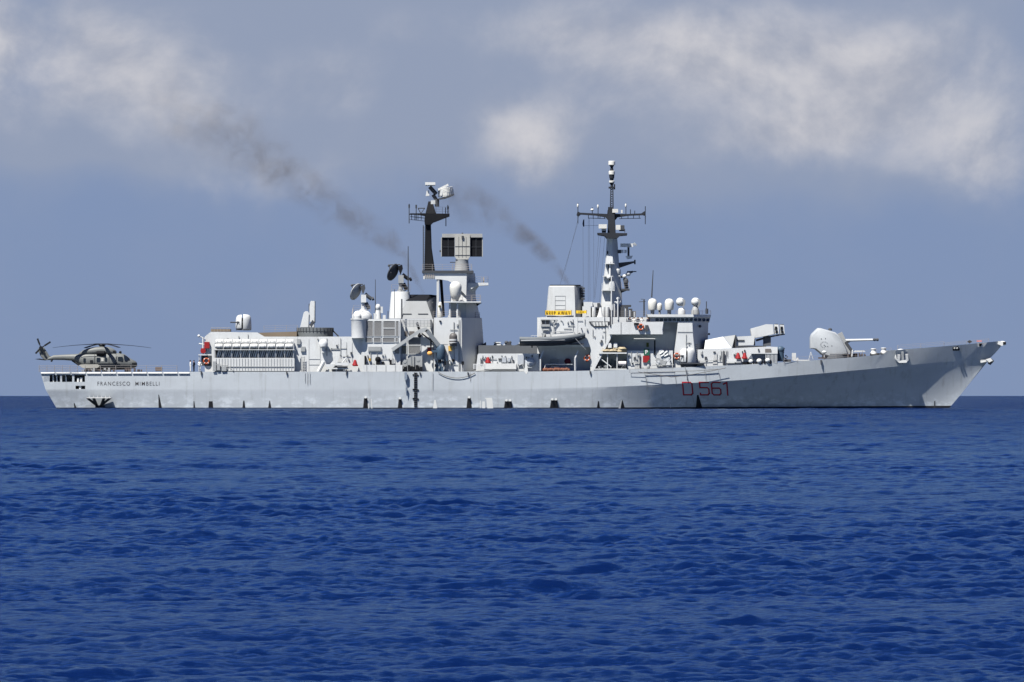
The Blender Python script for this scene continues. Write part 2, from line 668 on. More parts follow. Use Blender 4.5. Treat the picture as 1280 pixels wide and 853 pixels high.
def HP(px, py, off=0.0):
    q = P(px, py, -7)
    return Vector((q.x, hull_y(px, py) - off, q.z))


def build_hull():
    m = MB()
    NU = 150
    us = sorted(set([i / NU for i in range(NU + 1)] + [(1115.5 - 50) / 1207, (1117.5 - 50) / 1207, .985, .992, .996]))
    cols = []
    for u in us:
        s = [hull_pt(u, v) for v in LEV]
        cols.append((s, [Vector((p.x, -p.y, p.z)) for p in s]))
    n = len(LEV)
    vs = [[m.bm.verts.new(p) for p in s] + [m.bm.verts.new(p) for p in t[::-1]] for s, t in cols]
    tot = 2 * n
    for a, b in zip(vs, vs[1:]):
        for i in range(tot):
            j = (i + 1) % tot
            lev = min(i, tot - 2 - i) if i != n - 1 and i != tot - 1 else -1
            m.mi = 0
            if i == n - 1:
                m.mi = 2
            elif i == tot - 1 or lev in (0, 1):
                m.mi = 1
            f = m.face((a[i], a[j], b[j], b[i]), smooth=(i != n - 1 and i != tot - 1))
    m.mi = 0
    m.face(vs[0][::-1])
    m.face(vs[-1])
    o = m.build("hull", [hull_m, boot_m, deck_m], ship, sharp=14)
    # mooring openings at the stern, cut through the plating
    c = MB()
    for (a, b, cc, d) in ((60.6, 468.9, 73.8, 477.6), (76.2, 468.9, 89, 477.6), (91.6, 468.9, 105, 477.6), (93.2, 482.4, 105.3, 486.6)):
        c.prism([(a, d), (cc, d), (cc, b), (a, b)], -9.5, -3.2)
    cut = c.build("cutter", [black_m])
    mod = o.modifiers.new("openings", 'BOOLEAN')
    mod.object = cut
    mod.operation = 'DIFFERENCE'
    mod.solver = 'EXACT'
    dg = bpy.context.evaluated_depsgraph_get()
    me = bpy.data.meshes.new_from_object(o.evaluated_get(dg))
    o.modifiers.clear()
    me.set_sharp_from_angle(angle=R(14))
    o.data = me
    bpy.data.objects.remove(cut)
    return o


hull = build_hull()

# fairlead rollers inside the stern openings
for (px, py, w) in ((97.5, 475.5, 3.2), (101.5, 474.8, 3.0), (100, 485, 3.5)):
    m = MB()
    q = HP(px, py)
    m.cone(q + Vector((0, .35, -.35)), q + Vector((0, .35, .35)), w * KPX * .5, w * KPX * .5, 12)
    m.build("fairlead", white_m, hull)
for px in (66, 70.5, 82):
    m = MB()
    m.prism([(px, 478), (px + 1.6, 478), (px + .9, 468.5), (px - .6, 468.5)], -6.0, -5.8)
    m.build("frame_rib", white_m, hull)


def plate(m, rows, off=0.015):
    """paint or thin plate lying on the hull: rows of (py, left px, right px)"""
    rg = []
    for (py, l, r) in rows:
        k = 4
        rg.append([HP(l + (r - l) * i / k, py, off) for i in range(k + 1)])
    m.rings(rg, cap=False, close=False)


def lerp_rows(py0, l0, r0, py1, l1, r1, n=6):
    return [(py0 + (py1 - py0) * i / n, l0 + (l1 - l0) * i / n, r0 + (r1 - r0) * i / n) for i in range(n + 1)]


# black stain guards below the overboard discharges, each with its white outlet where there is one
GUARDS = [(92.3, 504, 1.0, 94.2, 3.0, 0), (198.5, 493.5, .8, 200.5, 4.4, 0), (242.5, 501.5, .8, 243, 2.4, 0), (305, 501, 1.4, 305, 4.0, 0),
          (337.3, 501, .8, 337.4, 4.6, 0), (457.2, 498, 4, 457, 6.4, 1), (500.2, 499.2, 3.6, 500.2, 6, 1), (586.5, 498, 4.2, 586.5, 7, 1),
          (635.3, 501.8, 8.4, 635.3, 11, 2), (692.6, 500.5, 7.6, 692.6, 11, 2), (748, 501.5, 1.2, 748, 4.2, 0), (777.4, 500.5, 1.6, 778.4, 6.0, 0),
          (872.3, 494, 2.0, 874.5, 8.6, 0), (263.6, 501.8, 4.6, 263.6, 6.2, 0)]
for (px, py, w0, pb, w1, outlets) in GUARDS:
    m = MB()
    plate(m, lerp_rows(py, px - w0 / 2, px + w0 / 2, 511.4, pb - w1 / 2, pb + w1 / 2), 0.02)
    g = m.build("stain_guard", boot_m, hull)
    for k in range(outlets):
        m = MB()
        cx = px + (k - (outlets - 1) / 2) * 4.6
        q = HP(cx, py - 1.2)
        m.cone(q + Vector((0, .2, 0)), q + Vector((0, -.35, 0)), .17, .17, 10)
        m.build("outlet_pipe", white_m, g)
# white painted outlet frames at the waterline
for pts in ([(459.5, 499, 460.5), (460.5, 511, 461.6)], [(463.6, 499, 464.5), (464.5, 511, 465.6)], [(543, 500, 544.6), (541.3, 510.5, 546.5)],
            [(600, 501, 601), (600, 510.5, 601)], [(603, 502, 606), (602.4, 511, 606.5)], [(606, 497.5, 614.5), (608, 500, 615.5), (609, 511, 616.6)],
            [(776.2, 500.5, 777.4), (773, 510.8, 775.6)], [(125, 0, 0)] if False else [(838, 505.5, 838.7), (838, 510, 838.7)]):
    m = MB()
    plate(m, [(b, a, c) for a, b, c in pts], 0.03)
    m.build("outlet_frame", white_m, hull)
# platform with dark struts at the quarter
m = MB()
a0, a1 = 108.5, 138.5
zz = HP(a0, 497)
m.prism([(a0, 497.9), (a1, 497.9), (a1, 496.9), (a0, 496.9)], -9.6, -7.0)
for px in range(112, 138, 5):
    m.rod((px, 497, -9.4), (px, 494.8, -9.4), .04)
quarter = m.build("propeller_guard", white_m, ship)
m = MB()
for (x0, x1) in ((109.5, 122), (137.5, 125), (117, 121), (130, 126)):
    m.beam(P(x0, 498, -9.2), HP(x1, 508, -0.1), .35, .35)
m.beam(HP(119, 508.5, .1), HP(131, 508.5, .1), .4, .3)
m.build("strut", dgrey_m, quarter)


def ribbon(m, pts, wpx, off, dx=0, dy=0, ext=.5):
    for (ax, ay), (bx, by) in zip(pts, pts[1:]):
        L = math.hypot(bx - ax, by - ay)
        tx, ty = (bx - ax) / L, (by - ay) / L
        nx, ny = -ty * wpx / 2, tx * wpx / 2
        ax2, ay2, bx2, by2 = ax - tx * wpx * ext, ay - ty * wpx * ext, bx + tx * wpx * ext, by + ty * wpx * ext
        k = 6
        rg = []
        for i in range(k + 1):
            cx, cy = ax2 + (bx2 - ax2) * i / k + dx, ay2 + (by2 - ay2) * i / k + dy
            rg.append([HP(cx + nx, cy + ny, off), HP(cx, cy, off), HP(cx - nx, cy - ny, off)])
        m.rings(rg, cap=False, close=False)


def slant(pts, x0):
    return [(x0 + x + (y - 478) * .10, y) for x, y in pts]


NUM = {'D': ([(0, 478), (9.6, 478), (11.6, 480), (11.6, 491.5), (9.6, 493.5), (0, 493.5), (0, 478)], 852.8),
       '5': ([(11, 478), (0, 478), (0, 484.6), (9.2, 484.6), (11, 486.4), (11, 491.8), (9.2, 493.6), (0, 493.6), (0, 491.6)], 874.0),
       '6': ([(11, 478), (2, 478), (0, 480), (0, 491.6), (2, 493.6), (9.2, 493.6), (11, 491.8), (11, 487), (9.2, 485.2), (0.3, 485.2)], 888.8),
       '1': ([(0, 480.2), (4.4, 478.2), (4.4, 493.8)], 903.8)}
for ch, (pts, x0) in NUM.items():
    m = MB()
    ribbon(m, slant(pts, x0), 1.5, .02, .45, .35)
    sh = m.build("number_shadow", black_m, hull)
    m = MB()
    ribbon(m, slant(pts, x0), 1.25, .032)
    m.build("number_%s" % {'D': 'letter', '5': 'five', '6': 'six', '1': 'one'}[ch], redno_m, sh)


def text_mesh(body, height, mapper, name, material, parent, spacing=1.0, width=None, fat=0.0, align='LEFT'):
    cu = bpy.data.curves.new(name, 'FONT')
    cu.body = body
    cu.size = 1.0
    cu.space_character = spacing
    cu.offset = fat
    cu.align_x = align
    ob = bpy.data.objects.new(name, cu)
    COL.objects.link(ob)
    dg = bpy.context.evaluated_depsgraph_get()
    dg.update()
    me = bpy.data.meshes.new_from_object(ob.evaluated_get(dg))
    bpy.data.objects.remove(ob)
    bm = bmesh.new()
    bm.from_mesh(me)
    xs = [v.co.x for v in bm.verts]
    ys = [v.co.y for v in bm.verts]
    x0, x1, y0, y1 = min(xs), max(xs), min(ys), max(ys)
    bm2 = MB()
    bm2.bm.free()
    bm2.bm = bm
    for v in bm.verts:
        v.co = mapper((v.co.x - x0) / (x1 - x0), (v.co.y - y0) / (y1 - y0))
    return bm2.build(name, material, parent)


text_mesh("FRANCESCO  MIMBELLI", 1, lambda a, b: HP(121.8 + a * 77.6, 482.2 - b * 4.9, .02), "ship_name", mat("lettering_black", (.05, .05, .055), .7), hull, spacing=1.28, fat=.002)

# flight deck edge: safety nets lying in rolls and the tilted rail
m = MB()
x = 50.0
while x < 236:
    a, b = HP(x + 1, 466.9, .06), HP(min(x + 18.2, 237), 466.9, .06)
    m.cone(a, b, .13, .13, 8)
    x += 19.2
m.build("net_roll", white_m, ship)
m = MB()
x = 49.0
i = 0
while x < 240:
    hgt = 1.0
    q = P(x, 465.4, -hull_hb((x - 50) / 1207 if x > 50 else 0, 2) * -1 * -1)
    m.cone(q, q + Vector((0, -.1, hgt)), .045, .045, 5)
    if x > 49:
        for k in (.35, .68, 1.0):
            m.cone(pq + Vector((0, -.1 * k, hgt * k)), q + Vector((0, -.1 * k, hgt * k)), .022, .022, 4)
    pq = q
    x += 19.1 if x > 100 else 9.6
rail = m.build("flight_deck_rail", fence_m, ship)
m = MB()
for j in range(5):
    for k in range(9):
        a = P(50 + j * 9.6 + k * 1.06, 465.0, -6.9)
        m.cone(a, a + Vector((0, -.1, .95)), .016, .016, 4)
m.build("net", fence_m, rail)

# ------------------------------------------------------------------ hangar and after superstructure
m = MB()
m.prism([(256, 465), (256, 421), (263.5, 415), (321.5, 415.8), (330.5, 421), (372, 421), (372, 465)], -6.4, 6.4)
hangar = m.build("hangar", ship_m, ship)
m = MB()
m.prism([(326, 421), (323, 416.2), (371, 414.6), (371, 420.8)], -4.6, 4.6)
m.box(263.5, 411.6, 288, 414.8, -5.6, -2)
m.build("brown_roof", brown_m, hangar)
m = MB()
for a in range(264, 288, 4):
    m.rod((a, 414.5, -6.0), (a, 409.8, -6.0), .03)
m.rod((264, 410, -6), (288, 410, -6), .03)
m.rail([(330, 415, -4.4), (372, 414, -4.4)], .9)
m.build("roof_rail", fence_m, hangar)
m = MB()
m.prism([(267.8, 464), (367.8, 464), (367.8, 447.6), (267.8, 447.6)], -7.35, -6.42)
lower = m.build("lower_bulwark", ship_m, hangar)
m = MB()
for i in range(28):
    x = 270 + i * 3.62
    m.box(x, 448.4, x + .55, 462.6, -7.42, -7.36)
m.box(268, 458.2, 367.6, 459, -7.44, -7.36)
m.build("rib", grey_m, lower)
m = MB()
m.box(269, 437.6, 367.5, 447.2, -6.52, -6.42)  # dark sheet painted in as the shade below the rafts
m.build("rack_shade", dgrey_m, hangar)
rack = MB()
for i in range(37):
    x = 271.5 + i * 2.62
    rack.beam(P(x, 447, -7.0), P(x + 2.6, 438, -7.2), .13 if i % 3 else .24, .1)
rack.box(268, 437, 368, 437.8, -7.75, -6.42)
rack.box(268, 428.6, 368, 429.2, -7.2, -6.42)
for i in range(10):
    x = 267.8 + i * 11.0
    rack.box(x, 426, x + .7, 437, -7.7, -7.55)
    rack.beam(P(x, 447.4, -7.3), P(x, 437, -7.6), .12, .12)
rack.build("raft_rack", ship_m, ship)


def raft(px, py, y, label):
    c = P(px, py, y)
    t = thing("life_raft", c - Vector((0, 0, .36)), label, "life raft", "life raft canisters in the hangar rack")
    m = MB()
    L, r = .60, .36
    prof = [(-L, .22), (-L + .05, .33), (-L + .12, r), (L - .12, r), (L - .05, .33), (L, .22)]
    m.rings([[c + Vector((a, rr * math.cos(k * math.pi / 8), rr * math.sin(k * math.pi / 8))) for k in range(16)] for a, rr in prof], smooth=True)
    m.build("canister", white_m, t)
    for dx in (-.3, .3):
        m = MB()
        rg = [[c + Vector((dx + a, (r + .015) * math.cos(k * math.pi / 8), (r + .015) * math.sin(k * math.pi / 8))) for k in range(16)] for a in (-.04, .04)]
        m.rings(rg, cap=True)
        m.build("strap", grey_m, t)
    return t


ORD = ["first", "second", "third", "fourth", "fifth", "sixth", "seventh", "eighth", "ninth"]
for i in range(9):
    raft(273.6 + i * 10.95, 432.9, -7.4, "white life raft canister in the lower hangar rack row, %s of nine from the stern" % ORD[i])
for i in range(9):
    raft(274.6 + i * 10.95, 427.4, -6.85, "white life raft canister in the upper inboard rack row, %s of nine from the stern" % ORD[i])

# red boxes, small gear and mast on the hangar's after corner
m = MB()
m.box(255.2, 427.6, 261.8, 435.6, -6.8, -6.42)
tag(m.build("signal_board", red_m, hangar), "square red board on the hangar's after corner")
m = MB()
m.prism([(250.4, 439), (251.5, 435.5), (256, 435.5), (257.4, 439), (256, 441.8), (251.5, 441.8)], -6.9, -6.45)
tag(m.build("reel", red_m, hangar), "dark red hose reel below the square red board")
m = MB()
m.box(248, 443.2, 258.5, 444.4, -6.9, -3)
m.rod((249, 465, -6.6), (249, 444, -6.6), .06)
m.rod((253.8, 443, -6.5), (253.8, 421.5, -6.5), .13)
m.rod((249, 420.5, -6.5), (256, 423.5, -6.5), .08)
m.rod((248.5, 429.8, -6.5), (255, 431, -6.5), .10)
m.ball(P(248.6, 420.2, -6.5), .22)
m.build("light_mast", ship_m, hangar)
m = MB()
m.box(251.5, 444.6, 264.5, 457.5, -6.47, -6.41)
m.build("hangar_side_door", dgrey_m, hangar)
m = MB()
for (a, b, c, d) in ((266, 452, 270, 464), (271, 455, 275, 463), (277, 458, 283, 464)):
    m.box(a, b, c, d, -7.9, -7.5)
m.pipe([(266, 456, -7.8), (284, 457, -7.8), (292, 464, -7.8)], .06)
m.build("deck_locker", grey_m, ship)

# wall forward of the hangar
m = MB()
m.box(372.0, 421, 453, 465, -6.35, 6.35)
aft_house = m.build("after_deckhouse", ship_m, ship)
m = MB()
for (a, b, c, d) in ((371, 424, 375.6, 430.5), (376, 433.5, 381.5, 439.5)):
    m.box(a, b, c, d, -6.6, -6.36)
m.build("vent_box", grey_m, aft_house)
m = MB()
for x in (376.5, 380.5):
    m.rod((x, 465, -6.7), (x, 446, -6.7), .05)
for k in range(9):
    m.rod((376.5, 447 + k * 2, -6.7), (380.5, 447 + k * 2, -6.7), .035)
m.build("ladder", grey_m, aft_house)
m = MB()
for (x0, y0, x1, y1) in ((386.5, 449, 400, 449.3), (386.5, 456, 400, 456.3), (423, 430, 423.3, 438), (415, 438, 423, 438.3), (433, 428, 433.4, 452), (440, 428, 440.4, 452), (400, 430, 400.3, 462), (386, 424, 386.3, 464)):
    m.box(x0, y0, x1, y1, -6.40, -6.36)
m.build("seam", grey_m, aft_house)
m = MB()
m.lathe(404.3, -7.1, [(433.6, 1.5), (433.4, 5.2), (430.5, 5.6), (427.5, 5.2), (425.4, 3.8), (424.3, 1.8), (424.0, .2)][::-1], 20)
m.lathe(404.3, -7.1, [(434, 3.8), (436, 2.2), (441, 1.5)], 12)
m.box(402.5, 439, 408, 441, -7.3, -6.36)
tag(m.build("satellite_dome", ship_m, aft_house), "small grey dome on a bracket on the side wall")
# grey gear on the side deck
m = MB()
m.box(407, 455.5, 418, 459, -7.7, -6.9)
m.box(419, 453.5, 436, 457, -7.7, -6.9)
m.box(408, 460, 437, 461.6, -7.8, -6.8)
m.prism([(412, 456), (420, 446.5), (424, 446.5), (421, 456)], -7.2, -6.7)
m.rod((398, 465, -7.2), (405, 452, -7.2), .3, 8)
for x in (410, 420, 430):
    m.box(x, 461.6, x + 1.4, 465, -7.6, -7.0)
m.pipe([(427, 455, -7.3), (433, 447, -7.3), (436, 455, -7.3)], .1)
m.build("torpedo_tubes", ship_m, ship)
m = MB()
m.rod((421.5, 459, -7.8), (434.5, 459, -7.8), .17, 8)
m.build("hose_roll", dgrey_m, ship)


def red_vent(px, py, y, name="fire_monitor"):
    m = MB()
    m.lathe(px, y, [(py - 5, .6), (py - 4.5, 1.5), (py - 2, 2.3), (py + 2, 3.3), (py + 3, 2.2)], 10)
    m.rod((px - 3.5, py + 1, y), (px + 3.8, py + 2, y), .12)
    return m.build(name, red_m, ship)


red_vent(443.8, 455, -7.2)

# launcher bulwark and single arm missile launcher
m = MB()
m.lathe(394, -1.5, [(420.9, 22.6), (414.5, 22.4), (414.3, 22.8), (409.9, 22.8), (409.8, 21), (411, 5)][::-1], 32)
ring = m.build("launcher_ring", mat("launcher_ring_paint", (.13, .145, .155), .6, streak=.2), ship)
m = MB()
for k in range(16):
    a = math.pi + math.pi * (k + .5) / 16
    c = P(394, 414.8, -1.5)
    e = Vector((math.cos(a), math.sin(a), 0)) * 22.95 * KPX
    m.beam(c + e, c + e + Vector((0, 0, .6)), .1, .1)
m.pipe([(416, 413.5, -2), (418.5, 416, -2), (423.5, 421, -2)], .12)
m.build("stiffener", dgrey_m, ring)
m = MB()
m.prism([(375, 409.8), (379.4, 392), (380.5, 389.8), (383, 389), (385.6, 390), (386.6, 392.5), (386, 409.8)], -2.6, -1.2)
m.box(379, 405, 393, 409.9, -2.4, -.6)
arm = m.build("missile_launcher", ship_m, ship, bevel=.08)
m = MB()
m.prism([(386.8, 402.4), (386.8, 384), (387.8, 378), (388.6, 376.4), (393, 376.4), (393.4, 379), (393, 402.4)], -2.4, -1.5)
m.prism([(387, 409), (392, 398), (394, 398), (393, 406), (390, 409)], -2.2, -1.7)
m.build("guide_rail", ship_m, arm)
m = MB()
m.box(385.9, 379.8, 386.8, 389.5, -2.3, -1.6)
m.box(393.4, 376.8, 394.2, 404, -2.3, -1.6)
m.prism([(387, 406), (390.5, 400), (392.8, 402.5), (389, 409)], -2.45, -2.3)
m.build("blast_shield", dgrey_m, arm)


# the 76 mm domed mounts (both trained aft)
def gun76(cx, base, y, label):
    """cx = px of the turning axis, base = py of the foot"""
    m = MB()
    yc = y
    # rear body: a rounded drum with a domed crown, cut flat at the slot
    rg = []
    for (dy_, r) in ((-17.9, 1.4), (-17.6, 5.2), (-16.6, 7.6), (-14.6, 8.9), (-11, 9.5), (0, 9.9), (1.2, 9.4), (2.2, 7.5)):
        c = P(cx, base + dy_ - 2.0, yc)
        ring_ = []
        for i in range(28):
            a = 2 * math.pi * i / 28
            vx, vy = r * KPX * 1.02 * math.cos(a), r * KPX * math.sin(a) * 1.12
            vx = max(vx, -.02)
            ring_.append(c + Vector((vx, vy, 0)))
        rg.append(ring_)
    m.rings(rg, smooth=True)
    shield = MB()
    rg = []
    for (dy_, r) in ((-17.4, 1.0), (-17.0, 4.6), (-15.6, 7.2), (-13, 8.6), (-9, 9.2), (-1, 9.6), (0, 9.0)):
        c = P(cx - 2.3, base + dy_ - 2.0, yc)
        ring_ = []
        for i in range(28):
            a = 2 * math.pi * i / 28
            vx, vy = r * KPX * .8 * math.cos(a), r * KPX * math.sin(a) * 1.12
            vx = min(vx, .04)
            ring_.append(c + Vector((vx, vy, 0)))
        rg.append(ring_)
    shield.rings(rg, smooth=True)
    b = MB()
    b.lathe(cx, yc, [(base - 1.8, 8.6), (base - .3, 9.8), (base, 9.8)], 24)
    root = b.build("gun_mount", dgrey_m, ship)
    tag(root, label)
    m.build("gun_house", ship_m, root, sharp=40)
    shield.build("front_shield", ship_m, root, sharp=40)
    c = MB()
    c.box(cx - 3.2, base - 15.5, cx + .6, base - 2, yc - .8, yc + .8)
    c.build("cradle", black_m, root)
    c = MB()
    c.rod((cx - 1, base - 9.6, yc - 1.05), (cx - 8, base - 9.8, yc - 1.05), .17, 10)
    c.rod((cx - 8, base - 9.8, yc - 1.05), (cx - 16.5, base - 9.9, yc - 1.05), .10, 10)
    c.rod((cx - 4.5, base - 8.4, yc - 1.1), (cx - 4.5, base - 3, yc - 1.1), .14, 8)
    c.build("barrel", dgrey_m, root)
    return root


gun76(304.3, 413, -2.6, "domed gun mount on the hangar roof, barrel pointing aft")
gun76(859.5, 455, -6.2, "domed gun mount on the side sponson beside the bridge, barrel pointing aft")
m = MB()
m.box(850, 453.6, 880, 455.2, -7.6, -4.2)
m.lathe(861, -6.2, [(455, 11), (458.5, 9.5)], 20)
m.build("gun_sponson", dgrey_m, ship)

# house with the big intake grilles
m = MB()
m.prism([(452.8, 465), (452.8, 399), (500.5, 399), (500.5, 465)], -6.75, 6.75)
intake = m.build("intake_house", ship_m, ship)
m = MB()
m.prism([(447, 465), (452.7, 437), (454, 432), (454, 465)], -6.7, -6.36)
m.build("buttress", ship_m, intake)


def grille(a, b, c, d, y, parent, mtl=None, louvre=True):
    m = MB()
    m.box(a, b, c, d, y - .05, y - .004)
    g = m.build("intake_grille", mtl or grille_m, parent)
    if louvre:
        m = MB()
        for (q, r, s_, t) in ((a - .5, b - .5, c + .5, b), (a - .5, d, c + .5, d + .5), (a - .5, b, a, d), (c, b, c + .5, d)):
            m.box(q, r, s_, t, y - .12, y - .004)
        k = b + 1.2
        while k < d - .4:
            m.box(a, k, c, k + .28, y - .085, y - .05)
            k += 1.3
        m.build("grille_frame", ship_m, g)
    return g


for (a, b, c, d) in ((457.3, 401.6, 466, 420), (467.9, 401.6, 476.8, 420), (479.2, 401.6, 493.6, 409.9), (479.2, 411.4, 493.6, 420), (495.1, 401.6, 498, 420),
                     (456.8, 422.6, 465, 427.6), (467.3, 422.6, 476, 427.6), (478.4, 422.6, 492.8, 427.6), (494.6, 422.6, 497.4, 427.4)):
    grille(a, b, c, d, -6.75, intake)
m = MB()
m.box(460.2, 433.6, 476.8, 439.8, -6.95, -6.76)
m.box(461, 434.6, 476, 438.8, -6.99, -6.96)
m.build("louvre_box", grey_m, intake)
m = MB()
for (a, b, c, d) in ((455.5, 445, 457.5, 456), (470, 449.5, 475, 456), (477.5, 452, 480, 456), (487, 450, 491, 456)):
    m.box(a, b, c, d, -7.3, -6.8)
m.ball(P(472.5, 449.5, -7), .45)
m.build("deck_fitting", black_m, intake)
m = MB()
m.box(461, 448, 463.2, 451.5, -7.1, -6.8)
m.build("horn", mat("brass_yellow", (.45, .27, .03), .5), intake)
m = MB()
m.box(453, 456.4, 503, 464.6, -7.75, -7.6)
bul = m.build("bulwark", ship_m, ship)
m = MB()
for x in range(458, 503, 12):
    m.box(x, 456.8, x + .6, 464.6, -7.80, -7.76)
m.build("rib", grey_m, bul)

# sponson drum with the after director
m = MB()
m.lathe(448.6, -6.6, [(423, 4), (422.8, 9.2), (400.4, 9.6), (400.2, 9.7), (399.8, 10.2), (398.4, 10.2)][::-1], 28)
m.lathe(452.5, -5.6, [(399, 12.6), (396, 12.6), (393, 11.6), (389.2, 8), (388.6, 5.4)][::-1], 28)
drum = m.build("director_sponson", ship_m, ship)
m = MB()
m.ball(P(447.2, 395.8, -6.9), .62, 1, 1, 1.0)
m.lathe(447.2, -6.9, [(395, 4.9), (399.4, 4.9)], 16)
m.build("side_dome", ship_m, drum)
m = MB()
m.rail([(440, 399, -7.6), (441, 392, -5.5)], .9)
m.rail([(442, 390, -6.8), (463, 390, -6.8)], 1.0)
m.build("guard_rail", fence_m, drum)


def director(px, base, y, k, label, dark):
    """fire control dish on its pedestal; k = scale"""
    ped = MB()
    def q(dx, dy):
        return (px + dx * k, base + dy * k, y)
    ped.lathe(px, y, [(base - 1.6 * k, 4.5 * k), (base, 5 * k)][::1], 16)
    ped.lathe(px - .2 * k, y, [(base - 11 * k, 2.4 * k), (base - 8 * k, 2.2 * k), (base - 1 * k, 3.0 * k)], 14)
    ped.box(px - 3 * k, base - 20 * k, px + 3.4 * k, base - 10.4 * k, y - .55, y + .55)
    root = ped.build("fire_director", [ship_m if not dark else grey_m], ship)
    tag(root, label)
    d = MB()
    # parabolic dish leaning back, facing left and up
    c = P(px - 7.0 * k, base - 22.4 * k, y)
    ax = Vector((-.80, .46, .40)).normalized()
    u_ = ax.cross(Vector((0, 1, 0))).normalized()
    v_ = ax.cross(u_)
    Rm = 11.2 * k * KPX
    rg = []
    for f in (.05, .35, .65, .85, 1.0):
        rg.append([c + ax * (Rm * .34 * f * f - .02) + (u_ * math.cos(t) + v_ * math.sin(t)) * Rm * f for t in (2 * math.pi * i / 28 for i in range(28))])
    for f in (1.0, .8, .5, .1):
        rg.append([c + ax * (Rm * .34 * f * f - .14) + (u_ * math.cos(t) + v_ * math.sin(t)) * Rm * f * .985 for t in (2 * math.pi * i / 28 for i in range(28))])
    d.rings(rg, smooth=True)
    d.build("dish", grey_m if not dark else dgrey_m, root)
    f_ = MB()
    tip = P(px - 14.2 * k, base - 32.0 * k, y)
    f_.cone(c + u_ * Rm * .9, tip, .05, .05, 5)
    f_.cone(c - u_ * Rm * -.2 + v_ * Rm * .8, tip, .05, .05, 5)
    f_.cone(P(px - 14.6 * k, base - 32.4 * k, y), P(px - .5 * k, base - 33 * k, y), .085, .085, 6)
    f_.ball(P(px - 14.2 * k, base - 31.6 * k, y), .17 * 1.2)
    f_.build("feed_horn", dgrey_m, root)
    b = MB()
    b.hull([(px - 4 * k, base - 30.5 * k, y - .5), (px + 1.6 * k, base - 33 * k, y - .5), (px + 2.6 * k, base - 28 * k, y - .5), (px - .4 * k, base - 20 * k, y - .5),
            (px - 4 * k, base - 30.5 * k, y + .5), (px + 1.6 * k, base - 33 * k, y + .5), (px + 2.6 * k, base - 28 * k, y + .5), (px - .4 * k, base - 20 * k, y + .5)])
    b.pipe([q(2, -21), q(6, -17.5), q(10.5, -14.5), q(13.2, -15.5)], .28, 8)
    b.rod(q(3, -10), q(7.2, -2), .3, 8)
    b.build("receiver", black_m if dark else dgrey_m, root)
    return root


director(454.2, 388.6, -5.6, 1.0, "grey dish director on the after drum sponson, lower of the two aft", False)
# tapered director tower
m = MB()
m.lathe(500.5, -2.5, [(364.8, 11.2), (366, 11.6), (398.5, 14.4)], 32)
tower2 = m.build("director_tower", ship_m, ship)
m = MB()
m.rail([(489.5, 365, -3.2), (512.5, 365, -3.2)], 1.1)
m.build("guard_rail", fence_m, tower2)
director(501.0, 364.8, -2.5, 1.03, "dark dish director on the tall tapered tower", True)
m = MB()
m.rod((510.2, 365, -3.4), (510.2, 308, -3.4), .10, 8, .06)
m.rod((469.2, 399, -5.5), (469.2, 349.5, -5.5), .07, 8, .04)
m.rod((493, 398, -6.0), (493, 362, -6.0), .05)
m.rod((502.2, 399, -6.4), (502.2, 374, -6.4), .11)
m.rod((485, 399, -6.4), (485, 389, -6.4), .06)
m.build("whip_antenna", dgrey_m, ship)
m = MB()
m.box(466.5, 392, 470, 399, -6.2, -5.4)
m.ball(P(472.6, 384.2, -5.8), .38, 1, 1, 1.35)
m.lathe(472.6, -5.8, [(388, 2.8), (391, 3.2), (399, 4.0)], 12)
m.box(474.5, 383.5, 478.5, 391.5, -5.9, -5.0)
m.box(478.5, 394, 482, 399, -6, -5.2)
m.build("optical_sight", ship_m, ship)

# after funnel
Ya, Yb = -4.6, 4.6
m = MB()
m.hull([(501.6, 399, Ya), (541, 399, Ya), (504.4, 375.8, Ya + .9), (532.6, 375.8, Ya + .9), (544.5, 399, Ya + 4.6), (546, 371, Ya + 4.6), (510.2, 368.8, Ya + 3.2), (538, 368.8, Ya + 3.2),
        (544.5, 399, Yb), (501.6, 399, Yb), (546, 371, Yb), (504, 372, Yb)])
funnel2 = m.build("after_funnel", grey_m, ship)
m = MB()
m.hull([(504.2, 375.6, Ya + .82), (533, 375.6, Ya + .82), (510, 368.4, Ya + 3.1), (538.2, 368.4, Ya + 3.1), (505, 370.0, Ya + 3.1), (546.4, 370.2, Ya + 4.8), (546.4, 369.4, Yb), (504, 369.4, Yb), (504.4, 374.8, Ya + .95)])
m.build("funnel_top", black_m, funnel2)
m = MB()
for (a, b) in ((503.4, 514.4), (522.5, 535)):
    m.box(a, 392.2, b, 392.8, Ya - .06 + .2, Ya + .3)
m.build("seam", dgrey_m, funnel2)
m = MB()
for i in range(3):
    m.box(539.4 + i * 1.0, 378 + i * 3, 541 + i, 380 + i * 3, Ya + 2.4, Ya + 2.9)
m.build("floodlight", white_m, funnel2)

# recessed middle wall with windows, lattice and the boat crane
m = MB()
m.box(500.5, 399.2, 541.5, 465, -5.6, 5.6)
mid = m.build("crane_house", ship_m, ship)
for (a, b, c, d) in ((505.6, 414.3, 509.4, 420.6), (511.4, 414.3, 518, 419)):
    grille(a, b, c, d, -5.6, mid, louvre=False)
for (a, b, c, d) in ((510.8, 423, 525.6, 431.4), (510.8, 432.8, 525.6, 442.6), (493.4, 434, 499.3, 442.4)):
    grille(a, b, c, d, -5.6 if a > 500 else -6.76, mid)
grille(502, 432.6, 508.2, 442.4, -5.6, mid, mat("window_brown", (.07, .055, .02), .4))
m = MB()
for k in range(5):
    m.box(503, 400.6 + k * 1.8, 539.5, 401.3 + k * 1.8, -6.9, -6.75)
for k in range(9):
    m.box(503 + k * 4.5, 400, 503.5 + k * 4.5, 409, -6.85, -6.75)
m.box(537.5, 399.4, 539.3, 410, -6.9, -5.6)
